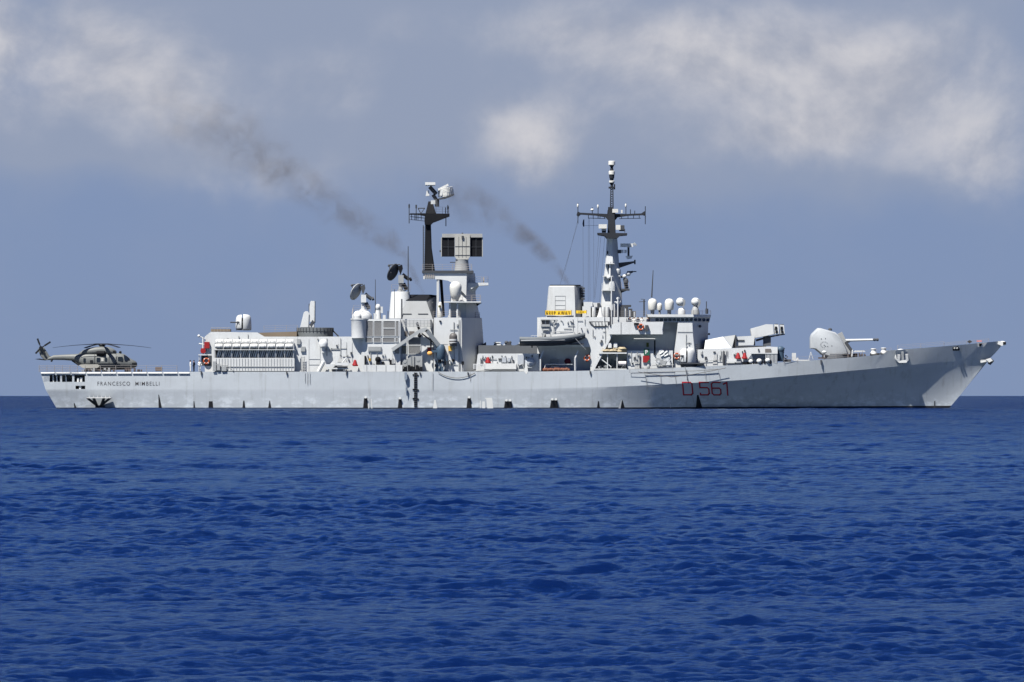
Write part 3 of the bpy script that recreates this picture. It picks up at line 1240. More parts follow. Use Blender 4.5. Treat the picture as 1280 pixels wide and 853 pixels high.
for k in (504, 538):
    m.box(k, 400, k + 1, 401, -6.8, -5.6)
m.build("cable_lattice", grey_m, mid)
m = MB()
for (a, b, c, d) in ((509.5, 445, 516, 458), (518.6, 445.2, 527, 462), (503, 449, 509, 458)):
    m.box(a, b, c, d, -6.6, -5.6)
for (a, b) in ((506, 452), (506, 460), (522.5, 450), (522.5, 457)):
    m.rod((a, b, -6.65), (a, b, -6.4), .28, 10)
m.rod((517.3, 464, -6.7), (517.3, 445, -6.7), .12)
m.rod((527.6, 464, -6.7), (527.6, 444, -6.7), .07)
m.build("machinery_cabinet", grey_m, mid)
m = MB()
for k in range(5):
    m.box(504.5 + k * 5, 458.6 - (k % 2) * 2, 508 + k * 5, 464.6, -7.4, -6.7)
m.build("winch", black_m, mid)
m = MB()
m.box(534, 434.2, 538.7, 441, -6.1, -5.62)
m.build("alarm_box", mat("dark_red_box", (.22, .03, .02), .5), mid)
m = MB()
m.ball(P(537.3, 442, -6.5), .34, 1.2, .7, 1)
m.build("float_bag", mat("pale_orange", (.70, .35, .10), .7), mid)

crane_m = mat("crane_grey", (.17, .19, .21), .5)
m = MB()
m.lathe(551, -7.0, [(430.5, 3.4), (434, 5.4), (438, 6.0), (447, 5.6), (450, 4.2)], 18)
m.prism([(543, 464.6), (547, 450), (552, 449), (551, 464.6)], -7.3, -6.7)
m.prism([(551, 464.6), (550, 450), (554.5, 449), (556.5, 464.6)], -7.3, -6.7)
m.box(539.5, 437.8, 547, 440.8, -7.5, -6.7)
crane = m.build("boat_crane", yblk_m, ship)
m = MB()
m.beam(P(548.5, 432, -7.2), P(533, 412.6, -7.2), .62, .55)
m.build("lower_arm", crane_m, crane)
m = MB()
m.beam(P(533.8, 411.6, -7.2), P(524.5, 414.4, -7.2), .62, .55)
m.beam(P(526, 413, -7.2), P(490.3, 437.4, -7.2), .5, .5)
m.beam(P(508, 427, -7.5), P(490.8, 438.6, -7.5), .2, .1)
m.build("jib", mat("crane_light_grey", (.33, .35, .36), .5), crane)
m = MB()
m.rod((527, 417, -7.25), (545, 430.5, -7.25), .11)
m.rod((538.6, 420.5, -7.2), (538.6, 435, -7.2), .12)
m.ball(P(524.4, 420, -7.2), .3)
m.rod((524.4, 413, -7.2), (524.4, 420, -7.2), .15)
m.rod((524, 412, -6.6), (521, 403.5, -6.6), .2)
m.build("ram", black_m, crane)
m = MB()
m.rod((491, 438, -7.2), (491, 452, -7.2), .04)
m.rod((509.6, 425, -7.2), (509.6, 464, -7.6), .035)
m.box(489.6, 450, 492.6, 455, -7.4, -7.0)
m.build("hook", grey_m, crane)
m = MB()
for i in range(24):
    px, py = random.uniform(541, 566), random.uniform(450, 463.5)
    s_ = random.uniform(.8, 2.0)
    m.mi = random.choice([0, 0, 1, 2, 3])
    m.box(px, py - s_ * 1.4, px + s_, py + s_ * .6, -7.5 + random.uniform(-.2, .2), -6.9)
m.build("side_deck_fittings", [black_m, white_m, grey_m, yblk_m], ship)

# after tower block: lit side and dark forward chamfer
m = MB()
m.tower([(397.2, 541.4, 602, -6.6, 6.6, 1, 25.4, 5.6), (431, 541.2, 604.4, -6.6, 6.6, 1, 27, 5.6), (465, 541.2, 607, -6.6, 6.6, 1, 28, 5.6)])
block = m.build("after_tower_base", ship_m, ship)
m = MB()
m.ball(P(566.6, 421.5, -7.4), .62, 1, 1, 1.05)
m.lathe(566.6, -7.4, [(422.5, 4.9), (424, 5.1), (429.6, 5.1)], 16)
m.box(562, 430, 571, 433, -7.6, -6.6)
flare = m.build("searchlight", mat("lamp_grey", (.10, .095, .095), .5), block)
m = MB()
m.lathe(566.6, -7.4, [(424.3, 5.4), (426, 5.4)], 16)
m.lathe(566.6, -7.4, [(427.9, 5.4), (428.8, 5.4)], 16)
m.build("ring", ship_m, flare)
m = MB()
m.box(560.4, 432.6, 565, 439, -7.3, -6.62)
m.build("life_jacket_bag", mat("bag_yellow", (.62, .38, .08), .8), block)
m = MB()
m.prism([(548.6, 401), (551.6, 401), (550.1, 403.6)], -6.8, -6.62)
m.ball(P(566.5, 450.5, -6.75), .22)
m.box(576.8, 452, 580, 456, -6.8, -6.3)
m.build("small_fitting", black_m, block)
m = MB()
m.box(560, 440, 560.4, 463, -6.66, -6.61)
m.box(541.4, 430.5, 560, 430.8, -6.63, -6.605)
for x in (573.5, 575, 577.4):
    m.rod((x, 464, -6.7), (x, 400, -6.65), .04)
m.build("conduit", grey_m, block)

# upper after tower
m = MB()
m.tower([(341.6, 566, 593.6, -2.4, 2.4, 1.5, 10.6, 2.2), (372, 563, 594.6, -2.6, 2.6, 1.5, 11.5, 2.3), (397.3, 560, 600, -3.4, 3.4, 2, 17, 2.8)])
m.hull([(583, 347, -1.6), (583, 347, 1.6), (600, 356, -1.6), (593, 366, -1.2), (600, 356, 1.6), (593, 366, 1.2), (583, 366, -1.6), (583, 366, 1.6)])
atower = m.build("after_tower", ship_m, ship)
m = MB()
m.box(527.6, 338.4, 591.8, 341.5, -3.2, 3.2)
m.build("radar_platform", dgrey_m, atower)
m = MB()
for (y0, y1) in ((-3.0, -2.6), (2.6, 3.0)):
    m.prism([(529, 341.6), (529, 349.2), (550, 349.4), (560, 351), (568, 355.5), (575, 362), (582.8, 370), (583.4, 341.6)], y0, y1)
m.build("girder", ship_m, atower)
m = MB()
for k in range(5):
    m.box(531 + k * 2.6, 343.4, 532.4 + k * 2.6, 347.6, -3.12, -3.02)
m.rail([(528, 338.4, -3.1), (590, 338.4, -3.1)], .95, 1.4)
m.build("guard_rail", fence_m, atower)
m = MB()
m.rod((548, 397.4, -2.8), (548, 349, -2.8), .14, 8)
m.rod((546.4, 397.4, -2.8), (546.4, 349, -2.8), .07, 6)
m.build("support_leg", ship_m, atower)
m = MB()
m.beam(P(554.4, 396, -1.0), P(551.2, 349, -1.0), .45, .4)
m.build("black_brace", black_m, atower)
m = MB()
m.box(555, 377.0, 601, 378.4, -6.2, -2.2)
m.rod((562.4, 397.2, -5.6), (562.4, 378.4, -5.6), .16, 8)
m.rod((571.8, 397.2, -5.6), (571.8, 378.4, -5.6), .16, 8)
m.rod((560, 397.2, -5.6), (564, 389, -5.6), .07)
m.rod((574, 397.2, -5.6), (570, 389, -5.6), .07)
plat = m.build("radome_platform", ship_m, atower)
m = MB()
m.lathe(569.5, -4.6, [(352, .8), (352.4, 3.0), (353.6, 5.2), (355.8, 6.8), (358.6, 7.5), (361, 7.5), (370.4, 6.4), (372, 5.4), (374, 4.2), (377, 3.6)], 28)
tag(m.build("radome", cream_m, atower), "white egg-shaped radome on the after tower")
m = MB()
m.rail([(556, 377, -6.1), (600, 377, -6.1)], .95, 1.4)
m.rail([(541.4, 397.2, -6.4), (575, 397.2, -6.4)], .95, 1.4)
m.build("guard_rail", fence_m, plat)
m = MB()
m.lathe(550.2, -5.2, [(377.5, .5), (378.5, 1.8), (382, 2.6), (388, 2.8), (396, 3.4), (397, 3.0)], 14)
tag(m.build("satellite_dome", cream_m, atower), "slim upright white dome by the after funnel")
m = MB()
m.ball(P(549.6, 383.2, -5.75), .2)
m.build("port_light", mat("olive_light", (.08, .08, .03), .5), atower)
m = MB()
m.prism([(583, 353.6), (610.4, 353.6), (610.4, 356.8), (596, 357.6), (583, 365)], -2.2, 2.2)
m.box(590, 378, 601.6, 379.6, -2.6, 2.6)
m.build("wing_platform", ship_m, atower)
m = MB()
m.rail([(586, 353.6, -2.1), (610, 353.6, -2.1)], .9, 1.0)
m.rail([(610, 353.6, -2.1), (610, 353.6, 2.1)], .9, 1.0)
m.rail([(590, 378, -2.5), (601, 378, -2.5)], 1.1, 1.0)
m.box(603.6, 346.8, 605.4, 353.5, -1.8, -1.5)
m.build("guard_rail", fence_m, atower)
m = MB()
m.hull([(590, 379.6, -.7), (601, 379.6, -.7), (595, 384, -.4), (590, 384, -.4), (590, 379.6, .7), (601, 379.6, .7), (595, 384, .4), (590, 384, .4)])
m.beam(P(594.6, 383, 0), P(597.0, 399, 0), .45, .45)
m.hull([(594, 398, -.6), (602, 401, -.6), (594, 401, -.6), (594, 398, .6), (602, 401, .6), (594, 401, .6)])
m.rail([(594, 398, -2.4), (599.6, 398, -2.4)], .9, 1.0)
m.build("strut", black_m, atower)

# black after mast
m = MB()
m.tower([(279, 531.4, 538.6, -.9, .9, .8, .8, .2), (310, 531, 539.6, -.9, .9, .8, .8, .2), (338.4, 530.4, 543.6, -1.2, 1.2, .8, .8, .2)])
m.tower([(252, 535.4, 540.4, -.5, .5, .4, .4, .1), (267.2, 531.8, 545, -1.1, 1.1, .8, .8, .2)])
m.prism([(531.4, 267), (561.8, 267.2), (561.8, 270.6), (541, 278.6), (538.6, 281), (531, 281), (530.4, 276)], -1.3, 1.3)
m.prism([(511.6, 268.6), (512.6, 266.9), (531.4, 266.8), (531.4, 270.4), (522, 268.7)], -.5, .5)
mast2 = m.build("after_mast", black_m, ship)
m = MB()
for (px, y0, y1) in ((511.4, 255, 279.5), (520.2, 256, 275), (559.8, 256.5, 267), (557, 259.5, 267), (557.4, 270, 283)):
    m.rod((px, y1, 0), (px, y0, 0), .07)
for (px, t) in ((511.4, 256), (520.2, 256.5), (560, 258)):
    m.rod((px, t, 0), (px, t + 4, 0), .13)
m.pipe([(522.5, 260.5, 0), (531, 260.5, 0)], .08)
m.rod((522.5, 260.5, 0), (526, 267, 0), .06)
m.rod((531, 260.5, 0), (526, 267, 0), .06)
for k in range(4):
    m.rod((514.5 + k * 4, 268.5, 0), (514.5 + k * 4, 275, 0), .05)
m.rod((513, 271, 0), (532, 273, 0), .05)
m.rod((512, 274.6, 0), (530, 276.5, 0), .04)
m.rail([(545, 267.2, -1.2), (561, 267.2, -1.2)], 1.0, 1.3)
for x in (529.6, 528.8):
    m.rod((x, 338, -.6), (x, 282, -.6), .04)
for k in range(26):
    m.rod((528.6, 338 - k * 2.15, -.6), (530.8, 338 - k * 2.15, -.6), .035)
m.build("mast_antenna", dgrey_m, mast2)
# rotating search aerial on the mast head
m = MB()
m.box(538.6, 250.6, 544.2, 255.4, -.7, .3)
head = m.build("search_radar", ship_m, mast2)
m = MB()
m.beam(P(546, 251, 0), P(541.2, 243.5, 0), .55, .5)
m.beam(P(545.5, 243, 0), P(537, 233.6, 0), .6, .5)
m.rod((546.4, 258.5, -.3), (546.4, 250, -.3), .32, 8)
m.prism([(546, 249), (567.8, 242.4), (567.4, 244.2), (556, 248.6), (548, 249.6)], -1.2, 1.2)
m.build("radar_arm", dgrey_m, head)
m = MB()
m.box(531.4, 228, 544.2, 231.4, -1.2, 1.2)
m.box(532, 231.4, 543.6, 232.2, -.9, .9)
m.prism([(532, 245.2), (533.4, 238.6), (536.4, 238.2), (536.6, 245)], -.6, .6)
m.prism([(549.6, 244.6), (550.8, 237), (554, 237.6), (552.6, 244.8)], -1.0, -.6)
m.beam(P(547.5, 237.6, 0), P(560.4, 231.2, 0), .32, 1.2)
m.build("aerial", white_m, head)
m = MB()
# lattice reflector of the search radar: a bowed frame of bars
for j in range(7):
    t = j / 6
    py = 236 + t * 9
    xl, xr = 548 + t * .5, 566.4 - abs(t - .5) * 1.6
    n = 9
    pts = []
    for i in range(n + 1):
        f = i / n
        pts.append((xl + (xr - xl) * f, py - f * 2.2 * (1 - t) + (1 - f) * 1.0, -1.1 + 1.2 * (2 * f - 1) ** 2))
    m.pipe(pts, .075, 5)
for i in range(10):
    f = i / 9
    m.rod((548 + 18 * f, 236.6 - f * 1.8, -1.1 + 1.2 * (2 * f - 1) ** 2), (548.6 + 18 * f, 246.4 - f * 2.4, -1.1 + 1.2 * (2 * f - 1) ** 2), .075, 5)
m.build("reflector", cream_m, head)

# the great three dimensional radar
m = MB()
m.lathe(577.4, -.2, [(324.5, 8.4), (326, 8.0), (334, 8.8), (338.4, 9.4)], 24)
big = m.build("air_search_radar", grey_m, ship)
m = MB()
m.prism([(568.4, 293.5), (587.4, 293.5), (587.4, 321), (585, 324.6), (571, 324.6), (568.4, 321)], -1.0, 1.0)
m.build("centre_housing", mat("radar_grey", (.40, .40, .375), .6, streak=.3), big)
m = MB()
m.box(552.6, 292.4, 603, 297, -.75, .75)
m.box(551.2, 297, 552.2, 321, -.6, .6)
m.box(602.6, 297, 603.6, 321, -.6, .6)
m.build("top_frame", mat("radar_frame_grey", (.34, .345, .34), .6), big)
for (a, b) in ((552.3, 568.2), (587.6, 602.5)):
    m = MB()
    m.box(a, 297.2, b, 321, -.55, .35)
    pnl = m.build("array_panel", black_m, big)
    m = MB()
    c = (a + b) / 2
    m.box(c - .25, 297.4, c + .25, 320.8, -.62, -.56)
    m.box(a + .3, 308.8, b - .3, 309.3, -.63, -.565)
    m.build("panel_bar", dgrey_m, pnl)
m = MB()
for x in (573.2, 577.8, 582.4):
    m.box(x, 296, x + .3, 322, -1.05, -1.01)
for py in (308, 319):
    m.box(568.8, py, 587, py + .3, -1.06, -1.012)
m.rod((578, 293.4, -.6), (578, 291.2, -.6), .12)
m.box(577, 295, 579.6, 298.6, -1.2, -1.02)
m.box(549.4, 313, 552, 315.4, -.5, .3)
m.box(562.4, 327.6, 569, 328.6, -.4, .4)
m.build("seam", dgrey_m, big)
m = MB()
m.rail([(566, 338.4, -2.6), (589, 338.4, -2.6)], 1.0, 1.2)
m.build("guard_rail", fence_m, big)

# ------------------------------------------------------------------ waist: missile deck and low house
m = MB()
m.box(598, 431.8, 682, 465, -3.4, 3.4)
waist = m.build("missile_deck", navy_m, ship)  # the shade on this house is put into its dark paint
m = MB()
m.prism([(594.6, 464.4), (597, 443.6), (598.2, 442.2), (674.6, 442.2), (676, 464.4)], -6.9, -3.41)
low = m.build("waist_house", ship_m, ship)
m = MB()
m.box(605.2, 454.6, 645.4, 461.6, -7.55, -6.91)
m.build("ammunition_locker", white_m, low)
m = MB()
for k in range(9):
    m.box(591.6 + k * 1.7, 455.4, 592.4 + k * 1.7, 461.8, -7.6, -7.4)
m.rod((591.5, 455.6, -7.5), (606, 455.6, -7.5), .05)
m.build("fence", ship_m, low)
m = MB()
for (a, b, c, d) in ((600.6, 448, 601.4, 456), (602.6, 447.6, 603.4, 456), (606.6, 446.2, 607.6, 447.8), (612.4, 446.6, 613.2, 449), (614.8, 445, 615.8, 448), (623, 448.2, 628, 450.4),
                     (636, 450.4, 638.4, 453.4), (640.4, 450, 642.6, 453.8), (639.4, 445, 640, 447), (657.4, 446, 659, 448.4), (664.4, 444, 666, 447), (660.5, 446.6, 661.6, 448.2), (673.4, 442.6, 675.2, 449.6)):
    m.box(a, b, c, d, -7.05, -6.92)
m.build("wall_fitting", dgrey_m, low)
m = MB()
for (a, b, c, d) in ((627.5, 447, 632.6, 453.2), (634.4, 447.4, 637.8, 452.4), (647, 444, 654.6, 456), (656, 450, 665, 460)):
    m.box(a, b, c, d, -7.2, -6.92)
m.ball(P(663, 453.5, -7.1), .7, 1.1, .4, 1)
m.build("wall_cabinet", mat("cabinet_grey", (.40, .43, .47), .5), low)
red_vent(610, 451.6, -7.05)
m = MB()
m.box(605, 462.2, 645, 463.2, -7.5, -7.0)
m.pipe([(648, 464, -7.5), (648.6, 457, -7.5), (653, 455.2, -7.5), (656, 464, -7.5)], .08)
m.rod((592, 464.3, -7.6), (615, 462.6, -7.6), .06)
m.build("pipework", grey_m, low)
m = MB()
m.prism([(655, 464.6), (657, 454), (658.6, 454), (660, 464.6), (658.5, 467.6), (657.4, 467.6)], -8.0, -7.6)
m.build("davit_pin", white_m, low)


def canister_launcher(px, label):
    m = MB()
    y = -2.6
    for dx in (0, 6.5):
        m.beam(P(px + dx, 442, y), P(px + dx + 4.5, 430, y), .16, .16)
        m.beam(P(px + dx + 4.5, 442, y), P(px + dx, 430, y), .16, .16)
    m.box(px - 2.5, 427.8, px + 6.6, 428.9, y - .5, y + .5)
    m.box(px + 1.4, 430.2, px + 6.4, 433.4, y - .6, y - .3)
    m.box(px + 5.5, 433, px + 9.4, 436, y - .7, y - .3)
    m.box(px, 440.4, px + 11, 441.8, y - .4, y + .4)
    root = m.build("missile_launcher", white_m, ship)
    tag(root, label)
    for k in range(2):
        c = MB()
        yy = -2.0 + k * 1.3
        c.beam(P(px + 12, 438 + k, yy), P(px - 2, 430.5 + k * .6, yy), 1.0, 1.1)
        c.build("canister", dgrey_m, root)
    return root


canister_launcher(619.5, "white framed canister launcher on the dark missile deck, nearer the after tower")
canister_launcher(652, "white framed canister launcher on the dark missile deck, beside the inflatable boat")
m = MB()
m.hull([(601, 432, -2), (607.6, 427.6, -2), (607.8, 432, -2), (601, 432, -1), (607.6, 427.6, -1), (607.8, 432, -1)])
m.hull([(631, 432, -2), (636.4, 427, -2), (640, 432, -2), (631, 432, 0), (636.4, 427, 0), (640, 432, 0)])
m.hull([(643.6, 432, -2), (650, 429.6, -2), (652, 432, -2), (643.6, 432, 0), (650, 429.6, 0), (652, 432, 0)])
m.ball(P(633, 428.5, -1), .3)
m.ball(P(637.4, 428.4, -1), .25)
m.build("blast_deflector", dgrey_m, waist)

# ------------------------------------------------------------------ forward superstructure
m = MB()
m.prism([(671, 432.6), (675.4, 396.6), (783, 396.6), (783, 419), (764.6, 419), (741, 464), (738, 464), (738, 434), (677, 434)], -6.9, 6.9)
fwd = m.build("forward_superstructure", ship_m, ship)
m = MB()
m.box(671.6, 397, 850, 465, -3.8, 3.8)
m.build("inner_house", ship_m, fwd)
m = MB()
m.box(774.0, 397.4, 838, 412, -4.4, 4.4)
m.build("upper_house", ship_m, fwd)
m = MB()
m.box(783.6, 438.4, 841, 463.6, -6.75, -3.82)
lowwall = m.build("side_house", ship_m, fwd)
m = MB()
m.box(762, 412.4, 829, 418.2, -7.9, -4.42)
m.prism([(759.6, 418.2), (761, 407), (775, 402.8), (829.4, 402.4), (827.8, 412.39), (828.4, 418)], -8.05, -7.91)
m.prism([(827.6, 412.3), (828.4, 402.4), (829.6, 402.4), (829.2, 412.3)], -7.9, -4.42)
wing = m.build("bridge_wing", ship_m, fwd)
m = MB()
m.box(776, 402.9, 776.4, 418, -8.11, -8.06)
m.rod((763, 408, -8.1), (763, 396, -8.1), .12)
m.box(806.4, 406.6, 810.4, 414, -8.5, -8.07)
m.build("wing_fitting", dgrey_m, wing)
m = MB()
m.box(792.4, 403.8, 798.6, 406.4, -8.4, -8.07)
m.build("wing_locker", black_m, wing)
# signal rack of curved bars on the side
m = MB()
m.prism([(736, 402.0), (762.6, 402.0), (761, 405.4), (756.6, 409), (742.6, 409), (738, 405.6)], -7.0, -6.91)
sr = m.build("signal_flag_rack", dgrey_m, fwd)
m = MB()
m.prism([(738.6, 403.0), (760.4, 403.0), (758.6, 405.2), (755.6, 407.8), (743.4, 407.8), (740, 405.4)], -7.06, -7.01)
m.build("rack_panel", grey_m, sr)
m = MB()
for k in range(5):
    m.prism([(741 + k * 4, 403), (743.4 + k * 4, 403), (744 + k * 4, 407.8), (742.6 + k * 4, 407.8)], -7.14, -7.07)
m.build("flag_slot", white_m, sr)
# windows, frames and struts aft
for a in (677, 682.4):
    m = MB()
    m.box(a, 400.6, a + 4, 405.4, -7.0, -6.91)
    m.build("window", grille_m, fwd)
m = MB()
for (a, b, c, d) in ((676.2, 399.4, 687.4, 400.4), (676.2, 405.6, 687.4, 408.4)):
    m.box(a, b, c, d, -7.3, -6.91)
m.box(677.6, 410, 686.6, 413.4, -7.15, -6.91)
m.build("window_ledge", grey_m, fwd)
m = MB()
m.rod((692.4, 423, -7.2), (692.4, 405, -7.2), .09)
m.rod((692.4, 406, -7.2), (687.6, 400, -7.2), .09)
m.rod((692.4, 406, -7.2), (697, 400, -7.2), .09)
m.rod((687.6, 400, -7.2), (697, 400, -7.2), .09)
m.build("davit_post", grey_m, fwd)
m = MB()
m.box(710, 402, 710.7, 404.6, -7.0, -6.91)
m.box(720, 424, 720.4, 430, -6.97, -6.905)
m.box(700, 415.8, 712, 416.1, -6.95, -6.905)
m.box(722, 397, 722.3, 430, -6.93, -6.904)
m.build("seam", grey_m, fwd)

# recess below the boat: davit frame, rail and gear
m = MB()
for x in (675.4, 718.6):
    m.beam(P(x, 463.5, -7.5), P(x, 448, -7.6), .2, .25)
    m.beam(P(x, 448, -7.6), P(x + 4, 438.5, -7.4), .2, .25)
m.beam(P(720.4, 463.5, -7.2), P(720.4, 448, -7.3), .16, .2)
m.rod((682, 455.6, -7.2), (716, 455.6, -7.2), .07)
m.rod((682, 455.6, -7.2), (679.6, 464, -7.2), .07)
m.build("boat_davit", ship_m, fwd)
m = MB()
m.box(688, 449, 698, 456, -4.6, -3.85)
m.box(688, 457.6, 699, 461, -6.8, -6.0)
m.build("store_box", grey_m, fwd)
m = MB()
m.ball(P(709.6, 452, -4.6), .5, 1, .6, 1)
m.build("hose_cover", mat("maroon_cover", (.12, .015, .03), .8), fwd)
m = MB()
for k in range(16):
    m.ball(P(680.5 + k * 2.0, 462.4 + random.uniform(-.6, .6), -7.2), .26 + random.uniform(0, .1), seg=10)
m.build("float_line", mat("faded_orange", (.17, .07, .045), .8), fwd)
m = MB()
m.box(684, 437, 686, 438.6, -7.0, -6.6)
m.box(689.4, 436.4, 694.8, 438, -7.0, -6.6)
m.build("lamp_fitting", white_m, fwd)

# stair, gear platform and lower recess
m = MB()
m.beam(P(764.4, 419, -7.4), P(740.6, 464, -7.4), .3, .08)
m.beam(P(764.4, 419, -6.95), P(740.6, 464, -6.95), .3, .08)
for k in range(16):
    f = (k + .5) / 16
    m.box(764 - 23.8 * f - .6, 419.4 + 45 * f, 764 - 23.8 * f + 1.6, 419.8 + 45 * f, -7.38, -6.97)
m.build("stair", ship_m, fwd)
m = MB()
m.box(748.6, 440.8, 783.4, 442.4, -7.6, -3.82)
for x in (759.5, 771.4):
    m.rod((x, 463.6, -7.3), (x, 442.4, -7.3), .08)
m.rod((747.4, 446, -7.2), (764, 459, -7.2), .09)
m.box(742, 461, 783.4, 462.4, -7.5, -6.9)
gearplat = m.build("gear_platform", ship_m, fwd)
for (a, b) in ((760.0, 429), (767.0, 428.6)):
    m = MB()
    m.box(a, b, a + 4.8, b + 6.4, -7.4, -6.8)
    o = m.build("equipment_box", white_m, None, bevel=.05)
    tag(centre_origin(o), "white upright equipment box standing on the straw net pile, %s one" % ("aftmost" if a < 763 else "forward"), "box", "white boxes on the net pile")
m = MB()
for k in range(46):
    px = random.uniform(755, 780)
    m.ball(P(px, random.uniform(434.8 + abs(px - 767) * .09, 440), random.uniform(-7.3, -6.4)), random.uniform(.25, .5), 1.5, 1, .7, seg=8)
o = m.build("net_pile", straw_m)
tag(centre_origin(o), "heap of straw coloured netting on the platform under the bridge wing", "net")
m = MB()
c0, c1 = P(773, 454.6, -7.0), P(782.6, 454.6, -7.0)
m.cone(c0, c1, .36, .36, 16)
o = m.build("drum", mat("pale_drum", (.66, .62, .62), .5))
tag(centre_origin(o), "pale drum lying below the netting platform", "drum")
m = MB()
for k in range(26):
    px = random.uniform(747, 783)
    m.mi = k % 2
    m.box(px, random.uniform(456, 460), px + random.uniform(.6, 2), 461, -7.3, -6.95)
m.build("recess_gear", [grey_m, dgrey_m], fwd)
m = MB()
for k in range(12):
    px = 745 + k * 3.2
    m.box(px, 452 + random.uniform(-3, 3), px + 1.1, 461, -4.5, -3.85)
m.build("pipe_run", grey_m, fwd)

# side house: doors, panels, sign boards
m = MB()
m.prism([(794.6, 462), (793.6, 461), (793.6, 444), (795, 442.4), (800, 442.4), (800.4, 462)], -6.85, -6.76)
m.build("door", mat("door_grey", (.42, .43, .43), .5), lowwall)
m = MB()
m.rod((794.4, 450, -6.9), (793.8, 446, -6.9), .08)
m.rod((799.8, 460, -6.95), (800, 443, -6.95), .07)
m.box(785, 445.5, 786.4, 447.4, -6.85, -6.76)
m.box(792, 446.5, 793, 450.5, -6.85, -6.76)
m.build("door_fitting", dgrey_m, lowwall)
m = MB()
m.box(804.8, 436.2, 811.8, 444.4, -6.98, -6.8)
sb = m.build("sign_board", green_m, lowwall)
text_mesh("P", 1, lambda a, b: P(806.6 + a * 3.2, 442.8 - b * 5, -7.0), "letter", white_m, sb, fat=.03)
m = MB()
m.box(803.6, 445, 811.8, 453.2, -6.98, -6.8)
sr2 = m.build("sign_board", red_m, lowwall)
m = MB()
m.prism([(808.6, 453.2), (811.9, 449), (811.9, 453.2)], -7.02, -6.985)
m.build("green_corner", green_m, sr2)
tag(sb, "green board with a white letter P")
tag(sr2, "red board with a green lower corner")
m = MB()
m.box(808, 428.6, 811, 434, -4.1, -3.82)
m.build("navigation_light", mat("olive_box", (.12, .14, .02), .6), fwd)
m = MB()
m.box(817.6, 425.4, 819.4, 443.6, -7.0, -6.78)
m.build("hose", black_m, lowwall)
m = MB()
for k in range(38):
    px, py = random.uniform(822, 838), random.uniform(438.8, 457)
    if px > 830 and py < 442:
        continue
    r = random.uniform(.15, .42)
    c = P(px, py, -6.76)
    m.mi = random.choice([0, 0, 0, 1])
    m.cone(c, c + Vector((0, -random.uniform(.15, .4), 0)), r, r * .9, 10)
m.build("hose_reel", [ship_m, grey_m], lowwall)
m = MB()
m.torus(P(834.5, 455, -7.0), .33, .05)
m.rod((787, 453.6, -7.0), (800, 453.2, -7.0), .05)
m.rod((815, 457, -7.2), (842, 456.4, -7.2), .06)
m.ball(P(810.4, 459, -7.3), .35, .7, .6, 1.2)
m.box(802, 459.5, 804.8, 462.6, -7.5, -7.0)
m.build("deck_fitting", grey_m, lowwall)
for k, px in enumerate((825, 829.5)):
    m = MB()
    m.rod((px, 443, -7.1), (px + 5, 439.4, -7.1), .16, 8)
    m.rod((px + 1, 446, -7.1), (px + 6, 443.4, -7.1), .16, 8)
    m.build("decoy_tube", ship_m, lowwall)

# bridge: dark window band, roof, tapered front with shaded chamfer
m = MB()
m.tower([(403, 846.4, 886.4, -6.2, 6.2, 1, 21, 5.2), (417, 845, 886, -6.2, 6.2, 1, 20, 5.2), (436, 842.8, 885.4, -6.2, 6.2, 1, 17.6, 5.2), (460, 840.8, 884.6, -6.2, 6.2, 1, 15, 5.2)])
bridge = m.build("bridge", ship_m, ship)
m = MB()
m.tower([(396.4, 812.2, 889, -6.0, 6.0, 1, 22, 5.2), (403.0, 812.6, 887.6, -6.0, 6.0, 1, 21.6, 5.2)])
m.build("window_band", ship_m, bridge)
for k in range(9):
    x = 819.4 + k * 5.3
    if x > 862:
        break
    m = MB()
    m.box(x, 398.1, x + 4.2, 401.8, -6.08, -6.0)
    m.build("window", glass_m, bridge)
# forward slanting windows
for k in range(4):
    f0, f1 = k / 4 + .04, (k + 1) / 4 - .04
    m = MB()
    rg = []
    for py, rr in ((398.1, 888.6), (401.8, 887.9)):
        l = 866.8
        a = P(l + (rr - l) * f0, py, -6.0)
        b = P(l + (rr - l) * f1, py, -6.0)
        n_ = Vector((.045, -.045, 0))
        rg.append([Vector((a.x, -6.0 + 5.2 * f0, a.z)) + n_, Vector((b.x, -6.0 + 5.2 * f1, b.z)) + n_])
    m.rings(rg, cap=False, close=False)
    m.build("window", glass_m, bridge)
m = MB()
m.tower([(393.2, 808, 889.6, -6.6, 6.6, 1, 23, 5.4), (396.4, 809, 889.6, -6.6, 6.6, 1, 22.5, 5.4)])
m.build("bridge_roof", ship_m, bridge)
m = MB()
m.box(847, 414.8, 866.6, 415.7, -6.26, -6.21)
m.build("seam", grey_m, bridge)
m = MB()
m.rod((868.5, 456, -5.6), (868.5, 430, -5.6), .05)
m.rod((871.5, 456, -5.6), (871.5, 430, -5.6), .05)
for k in range(10):
    m.rod((868.5, 431 + k * 2.5, -5.6), (871.5, 431 + k * 2.5, -5.6), .04)
m.ball(P(875, 408, -4.4), .22)
m.box(885, 416.6, 887.6, 419, -2, -1.6)
m.build("bridge_fitting", dgrey_m, bridge)

